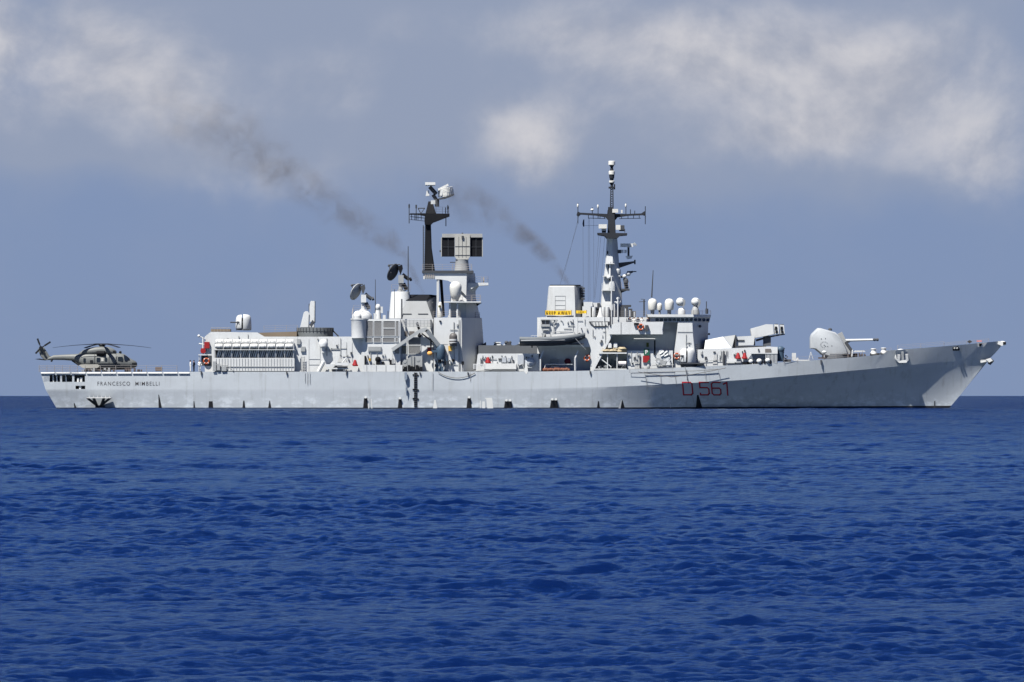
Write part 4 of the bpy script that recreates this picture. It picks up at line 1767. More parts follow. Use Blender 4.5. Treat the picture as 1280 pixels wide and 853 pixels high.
# domes on the bridge roof
for (px, top, bot, r, y, lab) in ((815.6, 373.4, 387.8, 5.7, -4.5, "white bullet radome above the bridge, aftmost of the three"),
                                 (824.5, 378.8, 388, 3.2, -2.5, "small white radome above the bridge between two larger ones"),
                                 (836.6, 373.6, 387.8, 5.7, -4.5, "white bullet radome above the bridge, forward of the small one")):
    m = MB()
    h = bot - top
    m.lathe(px, y, [(top, r * .12), (top + h * .03, r * .5), (top + h * .12, r * .78), (top + h * .27, r * .96), (top + h * .4, r), (top + h * .9, r * .96), (bot, r * .86)], 24)
    d = m.build("radome", cream_m, bridge)
    tag(d, lab)
    m = MB()
    m.lathe(px, y, [(bot, r * .45), (393.2, r * .4)], 12)
    m.build("pedestal", grey_m, d)
for (px, y, lab) in ((850.4, -3.8, "grey ball tracker on the bridge roof beside the white radomes"), (869.4, -2.6, "grey ball tracker at the forward end of the bridge roof")):
    m = MB()
    m.lathe(px + (1.6 if px < 860 else -.2), y, [(385, 2.2), (386, 3.6), (389, 4.6), (393.2, 4.8)] if px < 860 else [(382, 2), (384, 3), (389, 5), (393.2, 5.4)], 18)
    d = m.build("optical_tracker", grey_m if px > 860 else ship_m, bridge)
    tag(d, lab)
    m = MB()
    m.ball(P(px, 377.6, y), 5.4 * KPX, seg=20)
    m.build("tracker_ball", ship_m, d)
    m = MB()
    m.hull([(px + 2, 374, y - .5), (px + 6.2, 375, y - .5), (px + 6.4, 380, y - .4), (px + 3, 386, y - .4), (px + 2, 374, y + .5), (px + 6.2, 375, y + .5), (px + 6.4, 380, y + .4), (px + 3, 386, y + .4)])
    m.build("yoke", grey_m, d)
m = MB()
m.rod((814.6, 372, -2), (816.4, 338, -2), .11, 8, .05)
m.rod((883, 392, -5.4), (883, 377, -5.4), .07)
m.rod((805, 396, -3), (805, 375, -3), .12)
m.rod((798.6, 377.5, -3), (807, 377, -3), .05)
m.rod((801, 374, -3), (806.4, 374.6, -3), .04)
m.rod((883.5, 392.6, -5.4), (883.5, 386, -5.4), .22, 8)
m.build("whip_antenna", dgrey_m, ship)
m = MB()
m.rail([(845, 393.2, -6.4), (867, 393.2, -6.4), (888.5, 393.2, -1.2)], .6, 1.4)
m.rail([(742, 396.6, -6.7), (808, 396.6, -6.7)], .9, 1.6)
m.build("guard_rail", fence_m, bridge)

# forward funnel and its boxes
m = MB()
m.tower([(357.4, 686.4, 728.4, -3.4, 3.4, 1, 10.8, 3.0), (358.6, 685.8, 728.6, -3.6, 3.6, 1, 10.6, 3.0), (396.6, 682.4, 730.2, -4.4, 4.4, 1, 11, 3.2)])
funnel1 = m.build("forward_funnel", mat("funnel_paint", (.45, .47, .48), .5, streak=.4, rust=.2), ship)
m = MB()
m.box(687.4, 356.2, 726, 357.38, -3.0, 3.0)
m.build("funnel_top", black_m, funnel1)
m = MB()
for py in (370, 375.6, 381.6, 387):
    fy = -3.6 - .8 * (py - 358.6) / 38
    m.box(694.2, py, 707, py + .45, fy - .05, fy + .1)
for x in (693.8, 706.6):
    m.beam(P(x, 370, -3.86), P(x, 387.4, -4.23), .06, .06)
m.build("access_panel", grey_m, funnel1)
m = MB()
for k in range(5):
    m.box(726.5, 359.6 + k * 3.2, 731, 361.8 + k * 3.2, -2.2, 1.0)
m.build("louvre", dgrey_m, funnel1)
m = MB()
m.box(728, 383.2, 738.4, 396.6, -4.0, 0)
m.box(729.6, 377.6, 740.6, 383.2, -3.8, 0)
m.box(740.6, 378.6, 750.4, 384, -3.4, 0)
for x in (742.5, 754.4, 759):
    m.lathe(x, -3.8, [(384, 2.6), (395, 2.8), (396.6, 2.4)], 12)
m.lathe(750.4, -5.2, [(384.5, .8), (388, 1.6), (393, 2.8), (396.6, 4.4), (399, 5)], 14)
m.box(756, 381, 766, 388, -3.6, -2.2)
m.build("deck_equipment", ship_m, ship)
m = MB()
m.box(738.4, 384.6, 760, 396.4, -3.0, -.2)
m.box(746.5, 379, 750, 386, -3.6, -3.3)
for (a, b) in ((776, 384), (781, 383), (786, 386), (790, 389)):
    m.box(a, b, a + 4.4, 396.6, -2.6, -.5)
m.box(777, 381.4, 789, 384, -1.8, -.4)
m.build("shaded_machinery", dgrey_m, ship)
m = MB()
for (px, b, t) in ((764.4, 408, 345), (772.4, 400, 372), (782, 396, 386), (787.5, 396, 388), (793, 397, 390), (755, 406, 396), (768, 396, 380)):
    m.rod((px, b, -7.0 if b > 398 else -5), (px, t, -7.0 if b > 398 else -5), .10)
m.rod((768, 378, -5.4), (776, 377, -5.4), .09)
m.ball(P(772.4, 373.6, -6.6), .24)
m.box(770, 377, 775, 379.4, -6.8, -6.3)
m.build("signal_pole", ship_m, ship)
m = MB()
for (x, b) in ((786, 400.8), (793, 400.8)):
    m.box(x - 2, b, x + 14 if x > 790 else x + 4, b + .7, -7.8, -7.6)
m.build("wing_rail", grey_m, wing)

# forward mast: pale lower tower, dark top and yards
m = MB()
m.tower([(294.4, 758.8, 771.4, -1.3, 1.3, .8, 6, 1.0), (330, 756.8, 774, -1.7, 1.7, .8, 8, 1.3), (364, 752.6, 777.4, -2.2, 2.2, 1, 12, 1.7), (396.6, 749.6, 778.6, -2.6, 2.6, 1, 13, 2.0)])
fmast = m.build("forward_mast", ship_m, ship)
mastd_m = mat("mast_dark_grey", (.028, .031, .038), .6, spec=.08)
m = MB()
m.prism([(746.8, 291.2), (784, 291.6), (784, 294), (775, 294.8), (771.6, 298), (758.6, 298), (756, 295), (747.5, 293.6)], -3.0, 3.0)
m.tower([(263, 760.6, 768.4, -.8, .8, .6, .6, .2), (292, 759.4, 769.6, -.9, .9, .6, .6, .2)])
m.prism([(723, 268.4), (723.6, 266), (745, 267), (759, 267.6), (759.6, 262.6), (768.6, 262.6), (769.4, 267.4), (785, 267.6), (805, 266.8), (805, 269.2), (785, 270), (772, 272), (768.6, 276), (760.4, 276), (757, 272), (745, 269.8)], -.35, .35)
m.prism([(760.2, 259), (766.4, 259), (768, 266), (759.8, 266)], -.6, .6)
top = m.build("mast_top", mastd_m, fmast)
m = MB()
for (a, b) in ((762.8, -.35), (766.6, -.35), (762.8, .35), (766.6, .35)):
    m.rod((a, 260, b), (a + (.6 if a < 764 else -.3), 236, b), .06)
for k in range(8):
    z0 = 259 - k * 2.9
    for y in (-.35, .35):
        m.rod((762.9, z0, y), (766.5, z0 - 2.9, y), .05)
        m.rod((766.5, z0, y), (762.9, z0 - 2.9, y), .045)
m.box(760.8, 233.6, 768.2, 235.8, -.5, .5)
m.box(767.2, 230.4, 769, 237, -.3, .3)
m.build("lattice", mastd_m, fmast)
m = MB()
for (t, b, r0, r1) in ((201.4, 206.8, 4.2, 4.4), (213.8, 218.8, 3.9, 3.9), (226.2, 229, 3.6, 3.4)):
    m.lathe(764.7, 0, [(t, r0 * .85), (t + .5, r0), (b - .6, r1), (b, r1 * .7)], 18)
m.build("pod_antenna", cream_m, fmast)
m = MB()
for (t, b, r0, r1) in ((206.8, 209.8, 3.0, 1.5), (209.8, 213.8, 1.6, 2.4), (218.8, 223.2, 3.4, 3.0), (223.2, 226.2, 2.6, 2.0), (229, 231.4, 3.0, 1.6), (231.4, 236, 1.4, 2.2)):
    m.lathe(764.7, 0, [(t, r0), (b, r1)], 14)
m.build("pod_neck", mastd_m, fmast)
m = MB()
for (px, t, b) in ((722.4, 254, 279.6), (747.6, 256, 273), (740.4, 259.5, 267), (782.4, 254, 270), (806.6, 258, 280.5), (788, 262, 268), (793.4, 263.6, 268)):
    m.rod((px, b, 0), (px, t, 0), .06)
m.prism([(720.6, 269), (722, 264.4), (726, 266.4), (726, 268.6), (722.6, 271.4)], -.1, .1)
m.prism([(807.4, 271.4), (806, 264), (802, 266.6), (802, 269), (806, 270)], -.1, .1)
for x in (735.5, 741.5, 750, 755.6, 777, 785, 792, 799):
    m.rod((x, 268.5, 0), (x, 273.6, 0), .05)
m.rod((736, 272.8, 0), (757, 273.6, 0), .045)
m.rod((774, 273.6, 0), (801, 273, 0), .045)
m.build("yard_antenna", mastd_m, fmast)
m = MB()
for (px, py) in ((722.2, 257.6), (747.4, 258.6), (782.2, 257.4)):
    m.lathe(px, 0, [(py - 2.6, .5), (py - 1.6, 1.1), (py + 1.4, 1.1), (py + 2.2, .5)], 10)
m.ball(P(740.2, 262.4, 0), .26, 1, 1, .7)
m.box(765.4, 261.4, 772.6, 266.0, -.9, -.4)
m.box(776.2, 262.6, 778.2, 266.6, -.3, .3)
m.box(748.4, 280.6, 758.6, 285.8, -1.4, -.2)
m.box(769.8, 281.4, 775.6, 287.4, -1.3, -.3)
m.box(752, 286, 757, 288.6, -.9, -.2)
m.build("mast_equipment", cream_m, fmast)
m = MB()
m.box(775.6, 281.8, 780.6, 287.6, -1.3, -.1)
m.box(774, 287.4, 781, 289, -.9, .2)
m.box(752.4, 285.8, 757.6, 291, -.6, .4)
m.rod((781, 291, -1.4), (781, 286.5, -1.4), .05)
m.build("dark_equipment", dgrey_m, fmast)
# navigation radars on brackets at the forward side of the mast
m = MB()
m.box(771, 312.4, 776.6, 316.8, -.5, .5)
m.rod((785.6, 324, 0), (785.6, 308.6, 0), .16, 8)
m.hull([(770, 329, -.5), (770, 333, -.5), (793.4, 326.6, -.3), (793.4, 328.6, -.3), (775, 335, -.3), (770, 329, .5), (770, 333, .5), (793.4, 326.6, .3), (793.4, 328.6, .3), (769, 337, 0)])
m.rod((793.6, 330.6, 0), (793.6, 325, 0), .12)
m.build("radar_bracket", dgrey_m, fmast)
m = MB()
m.box(775.6, 304.6, 791.4, 309, -.45, .1)
m.hull([(790, 304.8, -.4), (793.4, 303.4, -.3), (796.4, 306.6, -.2), (794, 308, -.2), (790, 304.8, .2), (793.4, 303.4, .2), (796.4, 306.6, .2)])
m.box(776.6, 312.4, 779.4, 316.4, -.6, .4)
m.box(780.4, 312.4, 783.4, 316.4, -.6, .4)
m.prism([(782, 320.4), (791, 319.6), (789.6, 323.4), (784, 324)], -.4, .4)
m.lathe(771.8, -.6, [(335.4, 1.5), (337, 4), (342, 4.4), (343.4, 3.6)], 14)
m.lathe(772.2, -.6, [(344, 3), (345.5, 4.2), (348, 3.4)], 14)
m.ball(P(780.6, 345.6, -.4), .32)
m.ball(P(785.6, 342.4, -.3), .36)
m.build("navigation_radar", ship_m, fmast)
m = MB()
m.beam(P(776, 347, -.2), P(791, 339.6, -.2), .3, .3)
m.box(784, 339, 795.6, 340.2, -.5, .5)
m.beam(P(781, 348, 0), P(783.4, 361, 0), .6, .6)
m.box(776.6, 361, 787, 363.4, -1.6, 1.6)
m.hull([(776, 363.4, -1), (784, 363.4, -1), (776, 366.6, -.6), (776, 363.4, 1), (784, 363.4, 1), (776, 366.6, .6)])
m.ball(P(782.6, 352, -.4), .36, 1, 1, 1.5)
m.build("bracket_platform", dgrey_m, fmast)
m = MB()
m.rail([(777, 361, -1.5), (787, 361, -1.5)], 1.0, 1.0)
m.build("guard_rail", fence_m, fmast)
m = MB()
m.box(751.8, 362.6, 768.4, 363.6, -3.1, -1.6)
for (a, b, c, d) in ((753.4, 345, 766.4, 346), (756, 329.4, 768, 330.2)):
    m.box(a, b, c, d, -2.6, -1.4)
m.lathe(765.4, -2.7, [(352, 2.6), (356, 3.4), (362.6, 3.2)], 12)
m.ball(P(761, 347, -2.5), .35)
m.rod((762.4, 362.6, -2.5), (762.4, 328, -2.1), .16, 8)
m.rod((764.4, 396, -3.2), (764.4, 346, -2.6), .13, 8)
m.rail([(752.4, 362.6, -3.0), (768, 362.6, -3.0)], 1.0, 1.0)
m.build("mast_platform", ship_m, fmast)
m = MB()
m.ball(P(763.4, 349, -2.6), .26, 1, 1, 1.3)
m.box(760.2, 331, 761.6, 337, -2.2, -1.7)
m.box(758.6, 314, 760, 318, -1.7, -1.5)
m.build("mast_lamp", black_m, fmast)

# halyards between yard and signal deck
m = MB()
for (a, b, c, d) in ((722.4, 279, 700, 356), (728.7, 284, 729.2, 376), (735.4, 273, 735.2, 396), (737, 273, 737.6, 396), (742, 273, 742.4, 396), (748.6, 294, 742.6, 372), (751.4, 294, 743.6, 374), (756, 294, 748, 396), (724, 268, 706, 340)):
    m.rod((a, b, .6), (c, d, .6), .022, 4)
m.rod((729.5, 282.3, .5), (748, 282, .5), .025, 4)
m.build("halyard", dgrey_m, fmast)

# ------------------------------------------------------------------ forward deckhouse, eight-cell launcher, main gun
m = MB()
m.prism([(868.6, 459), (870, 437.2), (905, 436), (961, 433.4), (972, 434), (972, 455)], -5.6, 5.6)
fh = m.build("forward_deckhouse", ship_m, ship)
m = MB()
m.hull([(880.2, 436.6, -5.2), (881.8, 425.4, -4.4), (903.8, 421, -4.0), (914.4, 435.4, -5.2), (880.2, 436.6, 5), (881.8, 425.4, 4.4), (903.8, 421, 4), (914.4, 435.4, 5)])
m.prism([(920.6, 432.4), (920.6, 421), (943.6, 419.8), (942, 431.6)], -4.2, 4.2)
blk = m.build("blast_block", ship_m, fh)
m = MB()
m.hull([(904.4, 421.1, -3.9), (919, 419, -3.3), (919.4, 435, -3.6), (914.8, 435.4, -5.1), (904.4, 421.1, 3.9), (919, 419, 3.3), (919.4, 435, 3.6), (914.8, 435.4, 5.1)])
m.build("blast_slope", grey_m, fh)
m = MB()
m.box(919, 419.2, 920.5, 435, -4.6, 4.6)
m.box(921, 425, 930.6, 427, -4.28, -4.21)
m.box(920.6, 432.4, 958, 434.6, -5.0, 5.0)
m.build("dark_edge", dgrey_m, fh)
m = MB()
m.box(942.6, 424, 944, 432, -1.4, 1.4)
m.box(954.4, 420, 963.6, 432.6, -1.2, 1.2)
octo = m.build("missile_launcher", navy_m, ship)
tag(octo, "eight-cell box launcher on the forward deckhouse")
m = MB()
m.prism([(938, 411.2), (940, 410.6), (957.6, 405.6), (966.6, 405.8), (967.6, 418.2), (953, 421.4), (942.4, 423.4), (939.6, 421)], -1.7, 1.7)
m.build("launcher_box", ship_m, octo, bevel=.06)
for (x0, x1, dz) in ((968, 973, 0), (975, 980, .4)):
    m = MB()
    m.prism([(x0, 405.6 + dz), (x1, 406 + dz), (x1 + .8, 417.6 - dz), (x0 + .6, 418 - dz)], -1.6, 1.6)
    d = m.build("cell_door", white_m if x0 < 970 else ship_m, octo)
    m = MB()
    m.box(x0 + .6, 408.4, x0 + 3.4, 412.4, -1.72, -1.61)
    m.box(x0 + 1.2, 413.4, x0 + 4.2, 416.4, -1.72, -1.61)
    m.box(x0 + .4, 405.1 + dz, x1 - .2, 405.6 + dz, -1.6, 1.6)
    m.build("hinge", black_m, d)
m = MB()
m.prism([(958, 421), (980.5, 416.6), (981.4, 418.6), (960, 422.6)], -1.5, 1.5)
m.prism([(945, 424.5), (956, 421.5), (956, 424), (946, 427)], -1.3, 1.3)
m.build("launcher_cradle", dgrey_m, octo)
m = MB()
m.ball(P(975.5, 437.4, -4.0), .62, 1, 1, .95)
m.lathe(975.6, -4.0, [(438, 4.6), (443, 4.2), (452, 5)], 14)
m.build("covered_winch", yblk_m, ship)
m = MB()
for k in range(16):
    px, py = random.uniform(973, 985), random.uniform(434.5, 449)
    m.box(px, py, px + random.uniform(.6, 1.8), py + random.uniform(1, 3), -3.6, -3.0)
m.box(979, 449.6, 989, 452.6, -3.6, -2.6)
m.build("winch_gear", dgrey_m, ship)
m = MB()
m.box(956.4, 436.2, 963.6, 441, -5.75, -5.61)
m.build("vent_grille", grille_m, fh)
m = MB()
for (a, b, c, d) in ((880.8, 446, 883.6, 449.2), (917, 443, 919, 445), (927.4, 439, 928.6, 441), (930, 437.4, 931.6, 439.6), (947.4, 436.2, 949, 438.6), (891.6, 439.6, 894.4, 441.2)):
    m.box(a, b, c, d, -5.8, -5.61)
m.lathe(904.6, -5.9, [(438.6, .5), (440, 1.4), (450, 1.6), (457, 1.0)], 10)
m.build("wall_fitting", dgrey_m, fh)
m = MB()
m.prism([(891, 455.4), (892.6, 444), (896, 441.6), (896.6, 455)], -5.68, -5.61)
m.build("door", mat("door_pale", (.46, .47, .47), .5), fh)
m = MB()
m.box(896.3, 442, 896.6, 455.4, -5.72, -5.61)
m.rod((874, 451.6, -5.75), (905, 450.2, -5.75), .04)
m.rod((882.4, 458, -5.75), (882.4, 449, -5.75), .04)
m.build("seam", grey_m, fh)
for px in (922.6, 930.8):
    red_vent(px, 446.2, -5.95)
m = MB()
m.prism([(935, 449), (939.6, 443), (957.6, 442.6), (957.6, 446.4), (955, 449.6)], -5.9, -5.61)
m.build("recess_panel", mat("slate_paint", (.13, .15, .18), .6), fh)
m = MB()
m.box(939, 441.2, 972, 442.4, -6.4, -5.61)
m.box(908, 452.2, 926, 453.2, -6.2, -5.7)
for k in range(9):
    x = 957.4 + k * 1.7
    m.rod((x, 454, -6.3), (x, 442.4, -6.3), .055)
m.build("awning_shelf", ship_m, fh)
m = MB()
for (px, r) in ((938.6, 3.2), (949, 3.8), (959.6, 3.6)):
    q = interp(px, DECK)
    m.mi = 0
    m.ball(P(px, q - 4.6, -6.4), r * KPX * .8, 1.1, 1, 1.0)
    m.mi = 1
    m.box(px - 4.6, q - 3.8, px - 2.6, q - .4, -6.5, -6.0)
    m.box(px + 2.6, q - 4.8, px + 4.4, q - .4, -6.5, -6.0)
m.box(928, 452.4, 940, 456.0, -6.5, -6.0)
m.build("ventilator", [white_m, black_m], ship)
m = MB()
m.box(990, 441.4, 995, 450.4, -2.6, -1.8)
m.lathe(997, -3, [(447.6, 1), (449, 1.6), (451.6, 1.6)], 10)
m.box(992, 449.8, 1012, 451.4, -4.2, -3.0)
m.build("bitts", ship_m, ship)

# 127 mm gun
prof = [(1012.4, 421.8), (1014.0, 417.6), (1020.2, 411.6), (1022, 410.3), (1026, 410.6), (1043.6, 415.6), (1046, 417.4), (1050.6, 422), (1058.6, 438), (1059.6, 443.4), (1036, 446.0), (1026, 443.4), (1023.4, 440.8), (1018, 436.4), (1012.2, 435.6)]
m = MB()
rg = []
for y, s_ in ((-1.75, .90), (-1.6, .955), (-1.2, 1.0), (1.2, 1.0), (1.6, .955), (1.75, .90)):
    cx, cy = 1035, 431
    rg.append([Vector((q.x, y, q.z)) for q in (P(cx + (a - cx) * s_, cy + (b - cy) * s_, 0) for a, b in prof)])
m.rings(rg, smooth=True)
gun = m.build("main_gun", mat("gun_house_paint", (.34, .365, .39), .5, var=.04, streak=.2), ship, sharp=50)
tag(gun, "large faceted gun house with a long barrel on the foredeck")
m = MB()
m.rod((1050, 426.0, 0), (1092, 424.9, 0), .22, 12, .16)
m.build("barrel", ship_m, gun)
m = MB()
for (a, b, r) in ((1091, 1098.4, .17), (1092.4, 1094, .24), (1096, 1097.6, .24)):
    m.rod((a, 424.9, 0), (b, 424.75, 0), r, 12)
m.rod((1050, 427.6, 0), (1062, 427, 0), .18, 10)
m.build("muzzle", dgrey_m, gun)
m = MB()
m.prism([(1046.8, 418), (1052.6, 415), (1056.8, 424), (1064.6, 437), (1064, 441), (1060, 443)], -.75, .75)
m.build("mantlet", grey_m, gun)
m = MB()
m.beam(P(1057, 427.5, -.8), P(1065, 439, -.8), .4, .1)
m.lathe(1037.6, -.4, [(410.4, 1.2), (411.2, 2.2), (413.4, 2.6)], 12)
m.build("sight", dgrey_m, gun)
m = MB()
m.lathe(1044, 0, [(442.6, 16), (446.5, 16.6), (449, 16.6)], 28)
m.build("turret_ring", navy_m, gun)
m = MB()
for k in range(9):
    a = math.pi * (k / 8 * 1.3 + .2)
    px, py = 1030 + 4.4 * math.cos(a), 430 - 3.6 * math.sin(a) + 1
    c = P(px, py, -1.2)
    yy = -1.77
    m.cone(Vector((c.x, yy + .1, c.z)), Vector((c.x, yy - .03, c.z)), .045, .045, 8)
for (px, py) in ((1030, 431.8), (1031.6, 433), (1034.4, 433.2), (1039.6, 432.6), (1031.6, 423.4), (1026.4, 423.8)):
    c = P(px, py, -1.2)
    m.cone(Vector((c.x, -1.6, c.z)), Vector((c.x, -1.79, c.z)), .07, .07, 8)
m.build("bolt", dgrey_m, gun)
m = MB()
m.pipe([(1011, 450, -3), (1013.6, 440, -3), (1016.4, 449.6, -3)], .05)
m.rod((1012.3, 444, -3), (1014.9, 444, -3), .04)
m.ball(P(1030.4, 440.4, -3.4), .3, 1.2, 1, .8)
m.rod((1030.4, 449.6, -3.4), (1030.4, 440.4, -3.4), .1)
m.build("deck_light", ship_m, ship)
m = MB()
m.box(1023, 446.8, 1032, 448.6, -4.2, -3.4)
for k in range(22):
    px = random.uniform(1058, 1082)
    q = interp(px, DECK)
    h = random.uniform(2, 7) * (1 - (px - 1058) / 40)
    m.box(px, q - h - 2, px + random.uniform(.8, 2.6), q - .3, -3.2, -2.4)
m.build("anchor_windlass", mat("windlass_rust", (.075, .06, .06), .8), ship)
m = MB()
m.prism([(1066, 440.6), (1069, 438.4), (1080, 438.2), (1082, 440)], -3.0, -2.2)
m.rod((1065, 446, -3.5), (1066, 437.5, -3.5), .12)
m.build("windlass_cover", ship_m, ship)
for (px, b) in ((1091.8, 444.6), (1104.6, 443.6)):
    m = MB()
    m.lathe(px, -2.0, [(b - 8.8, 3.0), (b - 8.2, 3.4), (b - 7.4, 3.2), (b - 6, 2.6), (b - 4, 3.4), (b - 3, 4.2), (b - 1.6, 4.4)], 16)
    cp = m.build("capstan", ship_m, ship)
    m = MB()
    m.box(px - 4, b - 3, px + 8, b + .4, -2.4, -1.6)
    m.build("capstan_base", black_m, cp)
m = MB()
m.rail([(1030, 450.6, -5.2), (1060, 448.2, -4.8), (1114, 442.8, -3.4)], .95, 2.2)
m.rail([(980, 454.2, -6.3), (1030, 450.6, -5.2)], .8, 2.4)
m.rail([(1122, 437.6, -3), (1180, 433, -2)], .7, 3.0)
m.rail([(1180, 433.0, -2), (1236, 427.6, -.7)], .5, 3.0)
m.build("foredeck_rail", fence_m, ship)

# bow: anchor pocket, fairlead, stem gear
m = MB()
c = HP(1127, 441)
m.torus(HP(1127.2, 445, -.1), .78, .30, 24, 10)
pocket = m.build("hawse_ring", ship_m, hull)
m = MB()
m.hull([(1119.4, 438.6, -4.6), (1122, 437.6, -4.6), (1131, 437.4, -4.4), (1134, 440, -4.2), (1135, 447, -3.6), (1132, 453.6, -3.2), (1125, 455, -3.2), (1121, 450, -3.6), (1119.4, 438.6, -2.6), (1134, 440, -2.4), (1132, 453.6, -2.2), (1121, 450, -2.4)])
m.build("anchor_bed", ship_m, pocket)
a_t = thing("anchor", HP(1128, 455, 1.0), "pale anchor hanging in the hawse bulge on the ship's side below the deck edge", "anchor")
m = MB()
m.beam(P(1128, 440, -5.0), P(1128.6, 452, -4.8), .35, .3)
m.build("shank", grey_m, a_t)
m = MB()
m.hull([(1121.6, 451.6, -5.0), (1124, 453.8, -5.0), (1133, 453.6, -5.0), (1135.6, 449.6, -5.0), (1121.6, 451.6, -4.4), (1124, 453.8, -4.3), (1133, 453.6, -4.3), (1135.6, 449.6, -4.4), (1128, 455, -4.6)])
m.beam(P(1123, 452, -4.9), P(1123.6, 443.6, -5.1), .4, .2)
m.beam(P(1134, 451, -4.9), P(1133.4, 443, -5.1), .4, .2)
m.build("fluke", white_m, a_t)
b_t = thing("anchor", P(1231, 456, -.3), "black and white anchor projecting from the stem just below the bow rail", "anchor")
m = MB()
m.beam(P(1225, 450.6, -.35), P(1236, 451.4, -.35), .32, .3)
m.build("shank", grey_m, b_t)
m = MB()
m.hull([(1233.6, 448, -1.2), (1240, 448.6, -1.0), (1242.8, 451.6, -1.0), (1238, 456.6, -1.0), (1233.6, 448, .6), (1240, 448.6, .6), (1242.8, 451.6, .6), (1238, 456.6, .6), (1235, 455, -1.0), (1235, 455, .6)])
m.build("crown", dgrey_m, b_t)
m = MB()
m.hull([(1232, 449.4, -1.5), (1238, 447.6, -1.5), (1241, 451, -1.5), (1236.4, 453.4, -1.5), (1232, 449.4, -1.2), (1238, 447.6, -1.2), (1241, 451, -1.2), (1236.4, 453.4, -1.2)])
m.beam(P(1234, 451, -1.3), P(1226, 452.5, -.8), .3, .2)
m.build("fluke", white_m, b_t)
m = MB()
rg = []
for off in (-.02, .05):
    rg.append([HP(a, b, off) for a, b in ((1192.8, 434.4), (1199.6, 433), (1202, 436.2), (1201.2, 438.4), (1193, 438.4))])
m.rings(rg)
fl = m.build("fairlead", black_m, hull)
m = MB()
for a in (1195.4, 1198.6):
    q = HP(a, 435.6, .1)
    m.ball(q, .16)
m.build("roller", grey_m, fl)
m = MB()
rg = []
for off in (-.02, .06):
    rg.append([HP(a, b, off) for a, b in ((1223.6, 428.4), (1236.6, 428.4), (1234, 432), (1232, 433.8), (1224.8, 433.6))])
m.rings(rg)
ch = m.build("bow_chock", white_m, hull)
m = MB()
rg = []
for off in (.05, .09):
    rg.append([HP(a, b, off) for a, b in ((1226.4, 429.4), (1230.4, 429.4), (1228.6, 433.2), (1226.4, 432.6))])
m.rings(rg)
m.build("opening", black_m, ch)
m = MB()
m.ball(P(1253, 428.4, -.3), .3, 1.7, 1, .8)
m.prism([(1248, 426.6), (1256.4, 427.6), (1257, 431.6), (1252, 432.4), (1247, 430.4)], -.8, .8)
m.build("stem_roller", white_m, ship)
m = MB()
m.hull([(1208.8, 427.4, -1), (1212, 425.2, -1), (1215.4, 427.4, -1), (1212, 429.6, -1), (1208.8, 427.4, -.2), (1212, 425.2, -.2), (1215.4, 427.4, -.2), (1212, 429.6, -.2)])
m.box(1253.8, 427.6, 1257.6, 431, -.9, -.2)
m.build("bow_fitting", black_m, ship)
m = MB()
m.box(1221, 425.6, 1227.4, 427.6, -1.2, -.6)
m.build("bow_light", mat("pink_light", (.5, .22, .22), .5), ship)
m = MB()
plate(m, [(501.6, 1170.4, 1171.8), (511, 1170.2, 1171.8)], .03)
m.build("draught_marks", dgrey_m, hull)

# small posts hanging over the deck edge along the side
m = MB()
for (px, t, b) in ((251.5, 464, 469), (358.4, 465, 468.6), (433, 462, 469), (525, 465.5, 468.6), (585, 465.5, 469), (737.8, 464, 468), (1026.4, 450, 456.4)):
    y = hull_y(px, t + 1) - .25
    m.prism([(px - 1, t), (px + .9, t), (px + .5, b), (px - .5, b)], y, y + .2)
m.build("edge_bracket", dgrey_m, ship)
m = MB()
for (px, b) in ((381.5, 478), (384.6, 481), (387.5, 479.6), (541, 487), (588, 477)):
    m.cone(HP(px, 465.6, .12), HP(px, b, .1), .03, .03, 5)
m.build("drain_line", grey_m, ship)
m = MB()
m.hull([(505.6, 465.6, -8.5), (509, 465.6, -8.5), (509, 474, -8.5), (507, 476, -8.5), (505.6, 474, -8.5), (505.6, 465.6, -8.1), (509, 465.6, -8.1), (509, 474, -8.1), (505.6, 474, -8.1)])
m.cone(HP(507.6, 475, .3), HP(507.8, 492, .12), .05, .05, 5)
m.hull([(507, 485, -8.4), (509, 485, -8.4), (508, 495, -8.3), (507, 485, -8.15), (509, 485, -8.15)])
m.build("fender_line", mat("slate_blue_fender", (.18, .22, .28), .7), ship)

# folded boom and ladder frames on the side by the pennant number
m = MB()
def boom(pts, r=.05):
    for (a, b), (c, d) in zip(pts, pts[1:]):
        m.cone(HP(a, b, .28), HP(c, d, .28), r * .5, r * .5, 6)
boom([(787, 461.6), (787, 466.4), (805, 467)], .06)
boom([(787, 461.4), (805, 461.2), (842, 460.8)], .06)
boom([(805, 465.4), (825, 465), (845, 464.6), (870, 463.6), (879, 463), (897, 461.6)], .11)
for (a, b, c, d) in ((805, 464, 809, 483), (824.6, 465, 826.6, 484), (842.6, 464, 846, 484), (856, 458, 859.6, 478), (858.4, 462, 868.6, 508), (880.4, 462, 882.6, 478), (897.4, 462, 901, 478)):
    boom([(a, b), (c, d)], .05 if a != 856 else .1)
boom([(809, 483.2), (826, 484)], .04)
m.build("boat_boom", mat("boom_grey", (.22, .23, .24), .6), ship)


def rope(pts, r, label):
    m = MB()
    for a, b in zip(pts, pts[1:]):
        m.cone(a, b, r, r, 6)
    o = m.build("rope", rope_m)
    return tag(centre_origin(o), label, "rope", "ropes hung along the side")


rope([HP(548 + i * 5.1, 465.6 + 7.2 * math.sin(math.pi * min(1, i / 9.2)) ** .8 if i < 9.3 else 465.4, .14) for i in range(10)], .045, "dark rope slung in a loop below the deck edge by the boat crane")
rope([HP(797 + i * 4.6, 465 + (i / 9) * 6.5 if i < 9 else 471.6 - ((i - 9) / 15) ** 1.3 * 11.5, .62) for i in range(25)], .04, "long dark rope drooping above the painted pennant number")

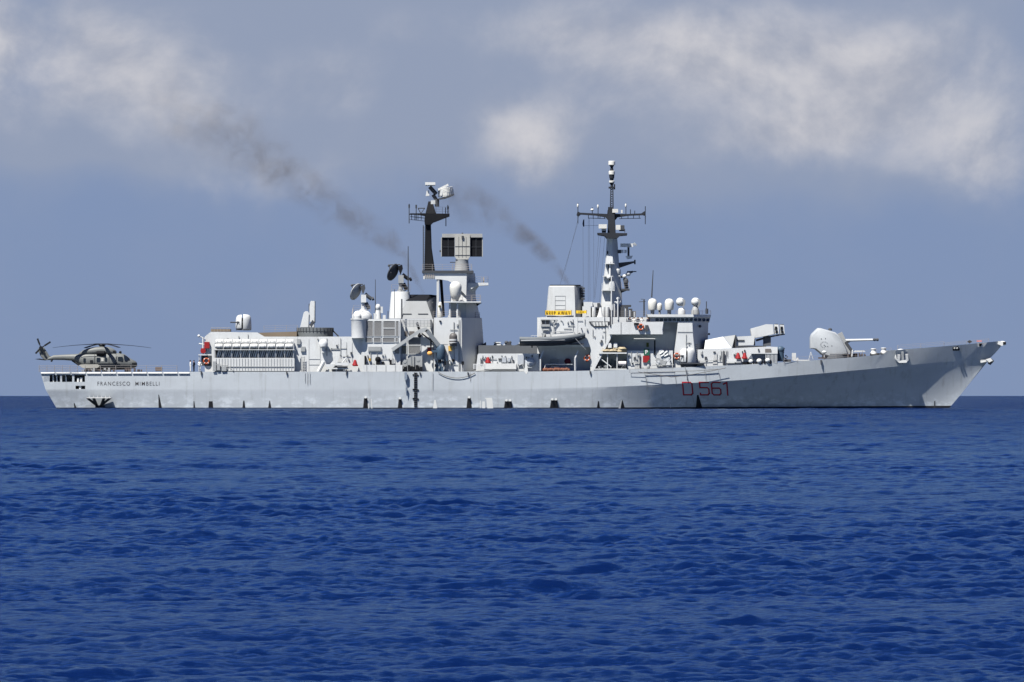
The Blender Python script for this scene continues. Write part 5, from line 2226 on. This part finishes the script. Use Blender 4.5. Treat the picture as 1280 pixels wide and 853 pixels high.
# pilot ladder hanging down the side
pl = thing("pilot_ladder", HP(519.4, 508, .1), "rope pilot ladder with dark rungs hanging down the grey side to the water", "ladder")
m = MB()
for dx in (-1.6, 1.6):
    m.cone(HP(519.6 + dx, 465.8, .1), HP(519.6 + dx, 508.5, .08), .03, .03, 5)
m.build("side_rope", rope_m, pl)
for k in range(19):
    py = 466.8 + k * 2.28
    wide = k in (1, 9, 14)
    m = MB()
    w = 3.8 if wide else 2.0
    tilt = .45 if wide else 0
    m.beam(HP(519.6 - w, py - tilt, .06), HP(519.6 + w, py + tilt, .06), .19, .08)
    m.build("spreader" if wide else "rung", black_m, pl)

# pipes, boxes and small gear on the larger walls
def clutter(parent, x0, y0, x1, y1, y, nbox, npipe, seed):
    rnd = random.Random(seed)
    m = MB()
    for k in range(nbox):
        px, py = rnd.uniform(x0, x1), rnd.uniform(y0, y1)
        w_, h_ = rnd.uniform(.7, 2.4), rnd.uniform(.8, 2.8)
        m.mi = rnd.choice([0, 0, 1])
        m.box(px, py, px + w_, py + h_, y - rnd.uniform(.08, .3), y - .006)
    m.build("wall_fitting", [grey_m, dgrey_m], parent)
    m = MB()
    for k in range(npipe):
        px, a = rnd.uniform(x0, x1), rnd.uniform(y0, y1)
        if rnd.random() < .6:
            m.rod((px, y0, y - .09), (px, y0 + (y1 - y0) * rnd.uniform(.4, 1), y - .09), .045, 6)
        else:
            m.rod((px, a, y - .09), (min(x1, px + rnd.uniform(6, 20)), a, y - .09), .04, 6)
    m.build("conduit", grey_m, parent)


clutter(hangar, 278, 418, 320, 424, -6.4, 2, 1, 1)
clutter(aft_house, 384, 423, 438, 450, -6.35, 9, 5, 2)
clutter(block, 543, 403, 572, 460, -6.6, 9, 5, 3)
clutter(fwd, 690, 399, 735, 413, -6.9, 9, 5, 4)
clutter(fwd, 741, 412, 757, 430, -6.9, 4, 3, 5)
clutter(bridge, 848, 418, 864, 433, -6.2, 3, 2, 6)
clutter(low, 600, 444, 645, 453, -6.9, 9, 3, 7)
clutter(intake, 457, 441, 498, 455, -6.75, 7, 4, 8)
clutter(fh, 873, 438.5, 930, 454, -5.6, 9, 4, 9)
clutter(lowwall, 785, 440, 803, 460, -6.75, 6, 2, 10)

# ------------------------------------------------------------------ banners, flag, lifebuoys
def banner(l, t, r, b, y, text, tl, tr, label):
    root = thing("banner", P((l + r) / 2, b, y), label, "banner", "yellow banners by the forward funnel")
    m = MB()
    n = 10
    rg = []
    for i in range(n + 1):
        f = i / n
        x = l + (r - l) * f
        sag = .35 * math.sin(math.pi * f)
        yy = y + .03 * math.sin(f * 9)
        a, c = P(x, t + sag, y), P(x, b + sag, y)
        rg.append([Vector((a.x, yy, a.z)), Vector((a.x, yy + .02, a.z)), Vector((c.x, yy + .02, c.z)), Vector((c.x, yy, c.z))])
    m.rings(rg)
    cl = m.build("cloth", yellow_m, root)
    text_mesh(text, 1, lambda a, q: P(tl + (tr - tl) * a, b - (b - t) * .12 - (b - t) * .74 * q + .2, y - .06), "lettering", mat("banner_lettering_%d" % len(bpy.data.materials), (.07, .035, .015), .8), root, spacing=1.4, fat=.014)
    m = MB()
    for x in (l, r):
        m.rod((x, t - .4, y), (x, b + 1.5, y), .035)
    m.build("cord", rope_m, root)


banner(681.4, 388.2, 714.4, 393.8, -4.75, "KEEP AWAY", 682.8, 712.8, "long yellow banner reading KEEP AWAY stretched across the foot of the forward funnel")
banner(719.8, 388.2, 733.2, 391.8, -4.45, "AWAY", 722.6, 729.6, "short yellow banner between the forward funnel and a grey deck box")

ft = thing("signal_flag", P(729.3, 283.6, .5), "small dark flag hanging from a halyard under the forward yard", "flag")
m = MB()
rg = []
for i in range(6):
    f = i / 5
    w = (1 - abs(f - .55)) * 2.4
    rg.append([P(729.9 - w * .8, 274.8 + f * 9, .45), P(730.4, 274.4 + f * 9, .5), P(730.4, 274.4 + f * 9, .56), P(729.9 - w * .8, 274.8 + f * 9, .51)])
m.rings(rg)
m.build("flag_cloth", cloth_d, ft)


def lifebuoy(px, py, y, label, r=.40):
    c = P(px, py, y)
    root = thing("lifebuoy", c - Vector((0, 0, r)), label, "lifebuoy", "orange lifebuoys around the ship")
    m = MB()
    m.torus(c, r, .14, 20, 10)
    m.build("ring", orange_m, root)
    for k in range(4):
        m = MB()
        a = math.pi / 4 + k * math.pi / 2
        q = c + Vector((math.cos(a) * r, 0, math.sin(a) * r))
        m.ball(q, .165, .9, .95, .9, 10)
        m.build("band", white_m, root)
    m = MB()
    m.cone(c + Vector((0, .1, 0)), c + Vector((0, .2, 0)), r * .5, r * .5, 10)
    m.build("bracket", grey_m, root)


lifebuoy(258, 451.6, -6.65, "orange lifebuoy on the dark door at the after end of the hangar")
lifebuoy(801.0, 409.2, -8.25, "orange lifebuoy on the outside of the bridge wing bulwark")
lifebuoy(733.8, 447.8, -7.1, "orange lifebuoy on the white wall beside the sloping stair")
lifebuoy(846.0, 445.4, -6.5, "orange lifebuoy just behind the muzzle of the side gun mount")

# ------------------------------------------------------------------ inflatable boat in its davit
bt = thing("inflatable_boat", P(690, 434, -7.6), "grey rigid inflatable boat slung in the davit against the white superstructure", "boat")
stn = [(649.5, 424.2, .85, .35), (653, 424.4, .95, .36), (670, 424.6, 1.0, .36), (690, 424.2, 1.0, .36), (706, 423, .98, .36), (718, 421.4, .8, .36), (727, 419.8, .45, .34), (731.6, 418.6, .12, .30)]
m = MB()
for side in (-1, 1):
    rg = []
    for px, py, hw, r in stn:
        c = P(px, py, -7.6)
        c = Vector((c.x, -7.6 + side * hw, c.z))
        rg.append([c + Vector((0, r * math.cos(k * math.pi / 6), r * math.sin(k * math.pi / 6) * 1.05)) for k in range(12)])
    m.rings(rg, smooth=True)
m.build("tube", rubber_m, bt)
m = MB()
rg = []
for px, py, hw, r in stn:
    c = P(px, py + 1, -7.6)
    keel = P(px, 432.6 if px < 700 else 432.6 - (px - 700) ** 1.5 * .055, -7.6)
    rg.append([Vector((c.x, -7.6 - hw, c.z)), Vector((c.x, -7.6 - hw * .9, (c.z + keel.z) / 2)), keel, Vector((c.x, -7.6 + hw * .9, (c.z + keel.z) / 2)), Vector((c.x, -7.6 + hw, c.z))])
m.rings(rg)
m.build("boat_hull", mat("boat_hull_grey", (.045, .055, .07), .45), bt)
m = MB()
for px0, px1, py0, py1 in ((651, 706, 425.8, 424.8), (706, 727, 424.8, 421.4)):
    m.beam(P(px0, py0, -8.97 if px0 < 700 else -8.8), P(px1, py1, -8.85 if px0 < 700 else -8.3), .16, .06)
m.build("rubbing_strake", mat("strake_grey", (.42, .44, .46), .6), bt)
m = MB()
m.prism([(688, 423), (690, 417.6), (702, 416.6), (716, 415.4), (720, 420.4)], -8.0, -7.2)
con = m.build("console", white_m, bt)
m = MB()
for x in (699.6, 705, 710):
    m.box(x, 420.4, x + 2.6, 421.8, -8.06, -8.01)
m.build("seat_pad", black_m, con)
m = MB()
m.pipe([(678, 423, -7.9), (679, 413, -7.9), (685, 412.6, -7.9)], .09)
m.pipe([(688, 423, -8.1), (688.4, 415.4, -8.1), (716, 413.6, -8.1), (720, 419, -8.1)], .05)
m.box(676.8, 416.6, 682, 418.2, -8.0, -7.5)
m.build("arch", grey_m, bt)
m = MB()
m.hull([(679, 424, -8), (681.5, 417, -8), (683.6, 424, -8), (679, 424, -7.3), (681.5, 417, -7.3), (683.6, 424, -7.3)])
m.hull([(721, 418, -7.9), (725, 415.8, -7.9), (727.4, 419.4, -7.9), (723, 420, -7.9), (721, 418, -7.4), (725, 415.8, -7.4), (727.4, 419.4, -7.4)])
m.box(687.6, 421, 690.6, 424, -8.2, -7.8)
m.build("outboard", black_m, bt)
m = MB()
m.ball(P(675.2, 424.2, -8.3), .42, 1.1, .8, 1)
m.build("fuel_bag", mat("tan_bag", (.22, .17, .08), .8), bt)
m = MB()
m.rod((719.4, 423.6, -8.8), (732.4, 437.6, -8.0), .035)
m.build("bow_line", white_m, bt)
m = MB()
m.box(660, 429.4, 730, 431.2, -8.0, -7.2)
m.beam(P(665, 430, -7.6), P(665, 434, -6.9), .2, .3)
m.box(655, 425, 675, 426.2, -6.9, -6.5)
m.build("boat_cradle", dgrey_m, fwd)
m = MB()
m.box(648.6, 428.2, 668, 430, -7.4, -6.9)
for x in (664, 668.4):
    m.rod((x, 424, -7.0), (x, 419.6, -7.0), .03)
m.rod((663.6, 419.8, -7.0), (672, 419.8, -7.0), .03)
m.build("cradle_arm", ship_m, fwd)

# ------------------------------------------------------------------ helicopter on the flight deck
ht = thing("helicopter", P(127.6, 465, 0), "grey naval helicopter with spread rotor blades parked on the flight deck", "helicopter")


def lofted(m, stns, n=20, power=2.6):
    rg = []
    for (px, pt, pb, hw) in stns:
        c = P(px, (pt + pb) / 2, 0)
        hh = (pb - pt) / 2 * KPX
        ring_ = []
        for i in range(n):
            a = 2 * math.pi * i / n
            ca, sa = math.cos(a), math.sin(a)
            ring_.append(c + Vector((0, hw * math.copysign(abs(ca) ** (2 / power), ca), hh * math.copysign(abs(sa) ** (2 / power), sa))))
        rg.append(ring_)
    m.rings(rg, smooth=True)


m = MB()
lofted(m, [(60, 447.6, 450.2, .22), (67, 444.2, 450.2, .38), (80, 443.4, 450.4, .5), (92, 442.8, 451.4, .72), (100, 442.2, 456.5, 1.1), (105, 441.6, 460, 1.25), (112, 441.2, 462.4, 1.32), (125, 441.2, 462.8, 1.34), (142, 441.2, 462.8, 1.34),
           (151, 441.8, 462.6, 1.3), (156, 443.2, 462.2, 1.24), (161, 447, 461.6, 1.12), (165.5, 449.6, 461, .95), (169.4, 451.6, 459.6, .66), (171.4, 454, 457.8, .25)])
fus = m.build("fuselage", helo_m, ht, sharp=60)
m = MB()
lofted(m, [(99, 441, 443, .3), (104, 437.8, 444, .7), (110, 435.4, 444, .95), (118, 434.0, 444, 1.0), (127, 433.2, 444, 1.0), (136, 433.8, 444, 1.0), (141.6, 436, 444, .85), (145.6, 439, 443.6, .5)])
m.build("engine_cowling", helo_m, ht, sharp=60)
m = MB()
m.prism([(46.8, 437), (51.6, 433.4), (55.4, 435), (61.6, 445), (66, 446.6), (66, 450.2), (55.6, 450.6), (51, 446)], -.16, .16)
m.build("tail_fin", helo_m, ht, bevel=.05)
m = MB()
m.prism([(43.4, 449.2), (49, 448.4), (56.4, 449.6), (56.4, 450.8), (50.6, 450.2)], -1.9, -.1)
m.build("tailplane", helod_m, ht)
m = MB()
hub = (51.2, 435.2, -.35)
m.rod((51.2, 435.2, -.5), (51.2, 435.2, -.05), .3, 12)
trh = m.build("tail_rotor_hub", helod_m, ht)
for (dx, dy) in ((-4.4, -11.8), (12.0, -7.6), (-6.8, 7.0), (5.6, 8.4)):
    m = MB()
    L = math.hypot(dx, dy)
    a = P(51.2 + dx * .12, 435.2 + dy * .12, -.42)
    b = P(51.2 + dx, 435.2 + dy, -.42)
    m.beam(a, a.lerp(b, .35), .16, .08)
    m.beam(a.lerp(b, .3), b, .27, .05)
    m.build("tail_blade", helod_m, trh)
m = MB()
m.lathe(127.6, 0, [(429.6, 1.2), (430.4, 3.4), (431.8, 4.6), (432.8, 3.2), (434.6, 3.4)], 16)
hubm = m.build("rotor_hub", helod_m, ht)
c = P(127.6, 431.4, 0)
for k in range(4):
    a = R(202 + 90 * k)
    m = MB()
    d = Vector((math.cos(a), math.sin(a), 0))
    s_ = Vector((-math.sin(a), math.cos(a), 0))
    rg = []
    for (rr, ch, th) in ((.35, .16, .14), (1.0, .2, .14), (1.5, .30, .09), (3, .32, .06), (5, .32, .05), (7, .32, .04), (7.9, .28, .03)):
        droop = -(rr / 7.9) ** 2 * .55 + .10
        q = c + d * rr + Vector((0, 0, droop))
        rg.append([q - s_ * ch + Vector((0, 0, .0)), q - s_ * ch * .3 + Vector((0, 0, th)), q + s_ * ch + Vector((0, 0, .02)), q - s_ * ch * .3 - Vector((0, 0, th * .5))])
    m.rings(rg)
    m.build("rotor_blade", helod_m, hubm)


def hside(px, py):
    """starboard skin of the cabin"""
    return -1.345


def side_panel(name, a, b, cc, d, mtl, y=-1.36):
    m = MB()
    m.prism([(a + .4, d), (cc - .4, d), (cc, d - .6), (cc, b + .6), (cc - .4, b), (a + .4, b), (a, b + .6), (a, d - .6)], y, y + .12)
    return m.build(name, mtl, fus)


side_panel("window", 104.2, 448, 107.2, 453, glass_m, -1.30)
side_panel("window", 120.8, 447.4, 125.2, 452.8, glass_m)
side_panel("window", 131, 447.4, 134, 452.2, glass_m)
side_panel("door_patch", 126.4, 447.4, 129.6, 451.8, mat("pale_patch", (.5, .5, .47), .6))
side_panel("cockpit_window", 147.4, 446.2, 153.4, 451.2, glass_m)
side_panel("stain_panel", 112.4, 450.4, 116.4, 453.6, helod_m)
m = MB()
m.hull([(154.6, 443.6, -1.27), (158, 445.0, -1.2), (161.8, 448.2, -1.08), (158, 451, -1.27), (155.4, 450.6, -1.31), (154.6, 443.6, -.9), (158, 445, -.8), (161.8, 448.2, -.7), (158, 451, -.9)])
m.build("windshield", glass_m, fus)
m = MB()
m.rod((121, 441.6, -1.05), (131, 441.8, -1.25), .36, 12)
m.ball(P(127, 442.6, -1.15), .42, 1.2, .5, 1)
m.build("exhaust", black_m, fus)
m = MB()
for (a, b, cc, d) in ((100, 442.8, 122, 443.2), (104, 454.6, 150, 454.9), (118, 442, 118.3, 460), (136, 443, 136.3, 460), (145, 442.4, 145.3, 460)):
    m.box(a, b, cc, d, -1.37, -1.3)
m.box(141, 438.4, 144, 440.6, -.86, -.4)
m.ball(P(150.4, 440.6, -.4), .22)
m.box(165, 453.6, 171, 456.4, -.95, -.2)
m.build("panel_line", helod_m, fus)
m = MB()
lofted_pts = [(97, 456.4, 459.6), (112, 455, 461), (124, 455.6, 460.6)]
m.hull([(98.6, 457, -1.75), (101, 455.8, -1.75), (122, 455.6, -1.75), (125, 457.6, -1.75), (121, 460.4, -1.75), (104, 460.6, -1.75), (100, 456.6, -1.1), (123, 456.4, -1.1), (121, 460.6, -1.1), (104, 460.8, -1.1)])
m.build("sponson", mat("helicopter_pale", (.36, .36, .33), .5), ht)
for (px, y) in ((108, -1.6), (108, 1.6), (159, -.25), (159, .25)):
    m = MB()
    q = P(px, 462.9, y)
    m.cone(q + Vector((0, -.13, 0)), q + Vector((0, .13, 0)), .28, .28, 16)
    w = m.build("wheel", helod_m, ht)
    m = MB()
    m.cone(q, q + Vector((0, .1 if y < 0 else -.1, .55)), .09, .09, 8)
    m.build("strut", grey_m, w)
m = MB()
m.rod((66.4, 447, -.2), (64, 452.4, -.2), .16)
m.rod((99, 457, -1.3), (90, 451, -1.0), .12)
m.build("tail_skid", helod_m, ht)
# deck gear under and beside the helicopter
m = MB()
for k in range(40):
    px = random.uniform(98, 176)
    s_ = random.uniform(.7, 2.2)
    m.mi = random.choice([0, 0, 1, 2])
    m.box(px, 464.6 - s_ * 1.6 - random.uniform(0, 1.5), px + s_ * 1.3, 464.9, -3.2 + random.uniform(-.5, .5), -2.2)
m.build("deck_gear", [mat("gear_brown", (.075, .06, .06), .8), helod_m, grey_m], ship)
m = MB()
m.box(194, 458.8, 202.6, 464.2, -3.4, -2.4)
o = m.build("deck_crate", mat("crate_brown", (.14, .11, .10), .8), None, bevel=.05)
tag(centre_origin(o), "small brown crate on the flight deck between the helicopter and the hangar", "crate")

# ------------------------------------------------------------------ people
def person(px, py, y, top, legs, label, face=0.0, scale=1.0, arms=0):
    """standing figure, feet at px,py,y; one skinned body"""
    foot = P(px, py, y)
    bm = bmesh.new()
    sk = []
    def v(x, yy, z, r):
        sk.append(r)
        return bm.verts.new((x, yy, z))
    pel = v(0, 0, .95, .145)
    bel = v(0, 0, 1.1, .14)
    che = v(0, .0, 1.32, .165)
    nk = v(0, .0, 1.49, .062)
    hd = v(.015, 0, 1.60, .095)
    tp = v(.0, 0, 1.72, .085)
    for a, b in ((pel, bel), (bel, che), (che, nk), (nk, hd), (hd, tp)):
        bm.edges.new((a, b))
    for s_ in (-1, 1):
        hp = v(0, s_ * .10, .88, .10)
        kn = v(.02, s_ * .11, .49, .066)
        an = v(-.02, s_ * .12, .09, .048)
        to = v(.16, s_ * .13, .045, .042)
        for a, b in ((pel, hp), (hp, kn), (kn, an), (an, to)):
            bm.edges.new((a, b))
        sh = v(0, s_ * .20, 1.41, .068)
        el = v(-.04 + .1 * arms, s_ * .27, 1.13, .048)
        wr = v(.08 + .2 * arms, s_ * .25, .90 + .22 * arms, .034)
        ha = v(.12 + .24 * arms, s_ * .24, .80 + .26 * arms, .036)
        for a, b in ((che, sh), (sh, el), (el, wr), (wr, ha)):
            bm.edges.new((a, b))
    me = bpy.data.meshes.new("skeleton")
    bm.to_mesh(me)
    bm.free()
    ob = bpy.data.objects.new("skeleton", me)
    COL.objects.link(ob)
    ob.modifiers.new("skin", 'SKIN')
    for i, r in enumerate(sk):
        me.skin_vertices[0].data[i].radius = (r, r)
    me.skin_vertices[0].data[0].use_root = True
    sb = ob.modifiers.new("sub", 'SUBSURF')
    sb.levels = 1
    dg = bpy.context.evaluated_depsgraph_get()
    dg.update()
    me2 = bpy.data.meshes.new_from_object(ob.evaluated_get(dg))
    bpy.data.objects.remove(ob)
    rot = Matrix.Rotation(face, 4, 'Z')
    for p in me2.polygons:
        z = sum(me2.vertices[i].co.z for i in p.vertices) / len(p.vertices)
        yy = abs(p.center.y)
        p.use_smooth = True
        p.material_index = 2 if z > 1.47 or (yy > .2 and z < .86) else (0 if z > .93 else (3 if z < .09 else 1))
    me2.transform(rot)
    me2.name = "body"
    for mm in (top, legs, skin_m, black_m):
        me2.materials.append(mm)
    root = thing("person", foot, label, "person")
    root.scale = (scale,) * 3
    b = bpy.data.objects.new("body", me2)
    COL.objects.link(b)
    b.parent = root
    m = MB()
    m.ball((-.015, 0, 1.70), .115, 1.0, .92, .78, 12)
    h = m.build("hair", hair_m, None)
    h.data.transform(rot)
    h.parent = root
    m = MB()
    m.ball((.098, 0, 1.60), .022, 1, .8, 1.3, 8)
    for s_ in (-1, 1):
        m.ball((.0, s_ * .098, 1.61), .028, .7, .5, 1.2, 8)
    h = m.build("face_features", skin_m, None)
    h.data.transform(rot)
    h.parent = root
    return root


person(238.0, 465, -6.6, cloth_w, cloth_w, "person in white uniform standing at the forward end of the flight deck rail", 0.2)
person(242.4, 465, -6.1, cloth_d, cloth_d, "person in dark clothes standing between two people in white on the flight deck", 2.6)
person(249.6, 465, -6.9, cloth_w, cloth_w, "person in white uniform standing below the red boards of the hangar", -1.2, arms=.6)
for k, (px, lab, tt) in enumerate(((787.5, "sailor in dark clothes looking over the bridge wing, aftmost of the group", cloth_d),
                                   (792.5, "sailor in a white shirt looking over the bridge wing, second from aft", cloth_w),
                                   (797.5, "sailor in dark clothes on the bridge wing directly above the orange lifebuoy", cloth_d),
                                   (802.6, "sailor in a white shirt on the bridge wing, forward of the orange lifebuoy", cloth_w),
                                   (810.0, "sailor in dark clothes on the bridge wing nearest the bridge windows", cloth_d))):
    person(px, 411.0, -7.2 + .25 * (k % 2), tt, cloth_d, lab, -1.57 + .3 * (k - 2))

# ------------------------------------------------------------------ funnel smoke (thin drifting volumes)
def smoke(name, path, dens, label, seed):
    """path: (px, py, radius px, density factor); a bent tube filled with patchy soot"""
    m = MB()
    rg = []
    pts = [P(a, b, 0) for a, b, r, d in path]
    for i, (a, b, r, d) in enumerate(path):
        t = (pts[min(i + 1, len(pts) - 1)] - pts[max(i - 1, 0)]).normalized()
        u_ = Vector((0, 1, 0))
        v_ = t.cross(u_).normalized()
        rg.append([pts[i] + (u_ * math.cos(k * math.pi / 8) + v_ * math.sin(k * math.pi / 8)) * r * 1.35 * KPX for k in range(16)])
    m.rings(rg)
    mt = bpy.data.materials.new(name)
    mt.use_nodes = True
    t = NT(mt.node_tree)
    out = t.n('ShaderNodeOutputMaterial')
    pv = t.n('ShaderNodeVolumePrincipled')
    pv.inputs['Color'].default_value = (.16, .15, .15, 1)
    pv.inputs['Anisotropy'].default_value = 0.2
    t.t.links.new(pv.outputs[0], out.inputs['Volume'])
    g = t.n('ShaderNodeNewGeometry').outputs['Position']
    sep = t.n('ShaderNodeSeparateXYZ')
    t.t.links.new(g, sep.inputs[0])
    X_ = sep.outputs[0]
    def curve(vals):
        nd = t.n('ShaderNodeFloatCurve')
        xs = [p.x for p in pts]
        lo, hi = min(xs), max(xs)
        cm = nd.mapping.curves[0]
        order = sorted(zip(xs, vals))
        cm.points[0].location = (0, order[0][1])
        cm.points[1].location = (1, order[-1][1])
        for x_, v_ in order[1:-1]:
            cm.points.new((x_ - lo) / (hi - lo), v_)
        nd.mapping.update()
        f = t.math('DIVIDE', t.math('SUBTRACT', X_, lo), hi - lo)
        t.put(nd.inputs['Value'], f)
        return nd.outputs[0]
    zs = [p.z for p in pts]
    zc = t.math('MULTIPLY', curve([z / 60 for z in zs]), 60)
    rc = t.math('MULTIPLY', curve([p[2] / 60 for p in path]), 60 * 1.35 * KPX)
    dc = curve([p[3] for p in path])
    wob = t.noise(g, .12, 3, .5)
    dz = t.math('ADD', t.math('SUBTRACT', sep.outputs[2], zc), t.math('MULTIPLY', t.math('SUBTRACT', wob, .5), t.math('MULTIPLY', rc, .9)))
    r2 = t.math('SQRT', t.math('ADD', t.math('MULTIPLY', dz, dz), t.math('MULTIPLY', sep.outputs[1], sep.outputs[1])))
    rel = t.math('DIVIDE', r2, rc)
    core = t.smooth(rel, .80, .05)
    nz = t.noise(t.vec('ADD', g, (seed, 0, 0)), .30, 5, .62, .4)
    pat = t.math('ADD', .05, t.smooth(nz, .41, .72))
    den = t.math('MULTIPLY', t.math('MULTIPLY', core, pat), t.math('MULTIPLY', dc, dens))
    t.put(pv.inputs['Density'], den)
    o = m.build(name, mt)
    o['kind'] = 'stuff'
    o['label'] = label
    o['category'] = 'smoke'
    return o


smoke("funnel_smoke", [(530, 368, 9, 1.0), (515, 338, 14, .85), (497, 308, 20, .95), (470, 290, 26, .9), (430, 266, 30, .65), (390, 238, 36, .55), (350, 206, 44, .55), (300, 180, 52, .32), (230, 150, 58, .14), (180, 135, 60, 0)], .42,
      "thin dark smoke drifting aft and upward from the after funnel", 3)
smoke("funnel_smoke", [(715, 358, 8, 1.0), (706, 347, 10, 1.0), (692, 326, 15, .85), (668, 303, 20, .62), (640, 280, 26, .42), (600, 258, 32, .30), (560, 245, 38, .14), (520, 238, 40, 0)], .80,
      "thin dark smoke drifting aft and upward from the forward funnel", 40)
print("objects", len(bpy.data.objects))
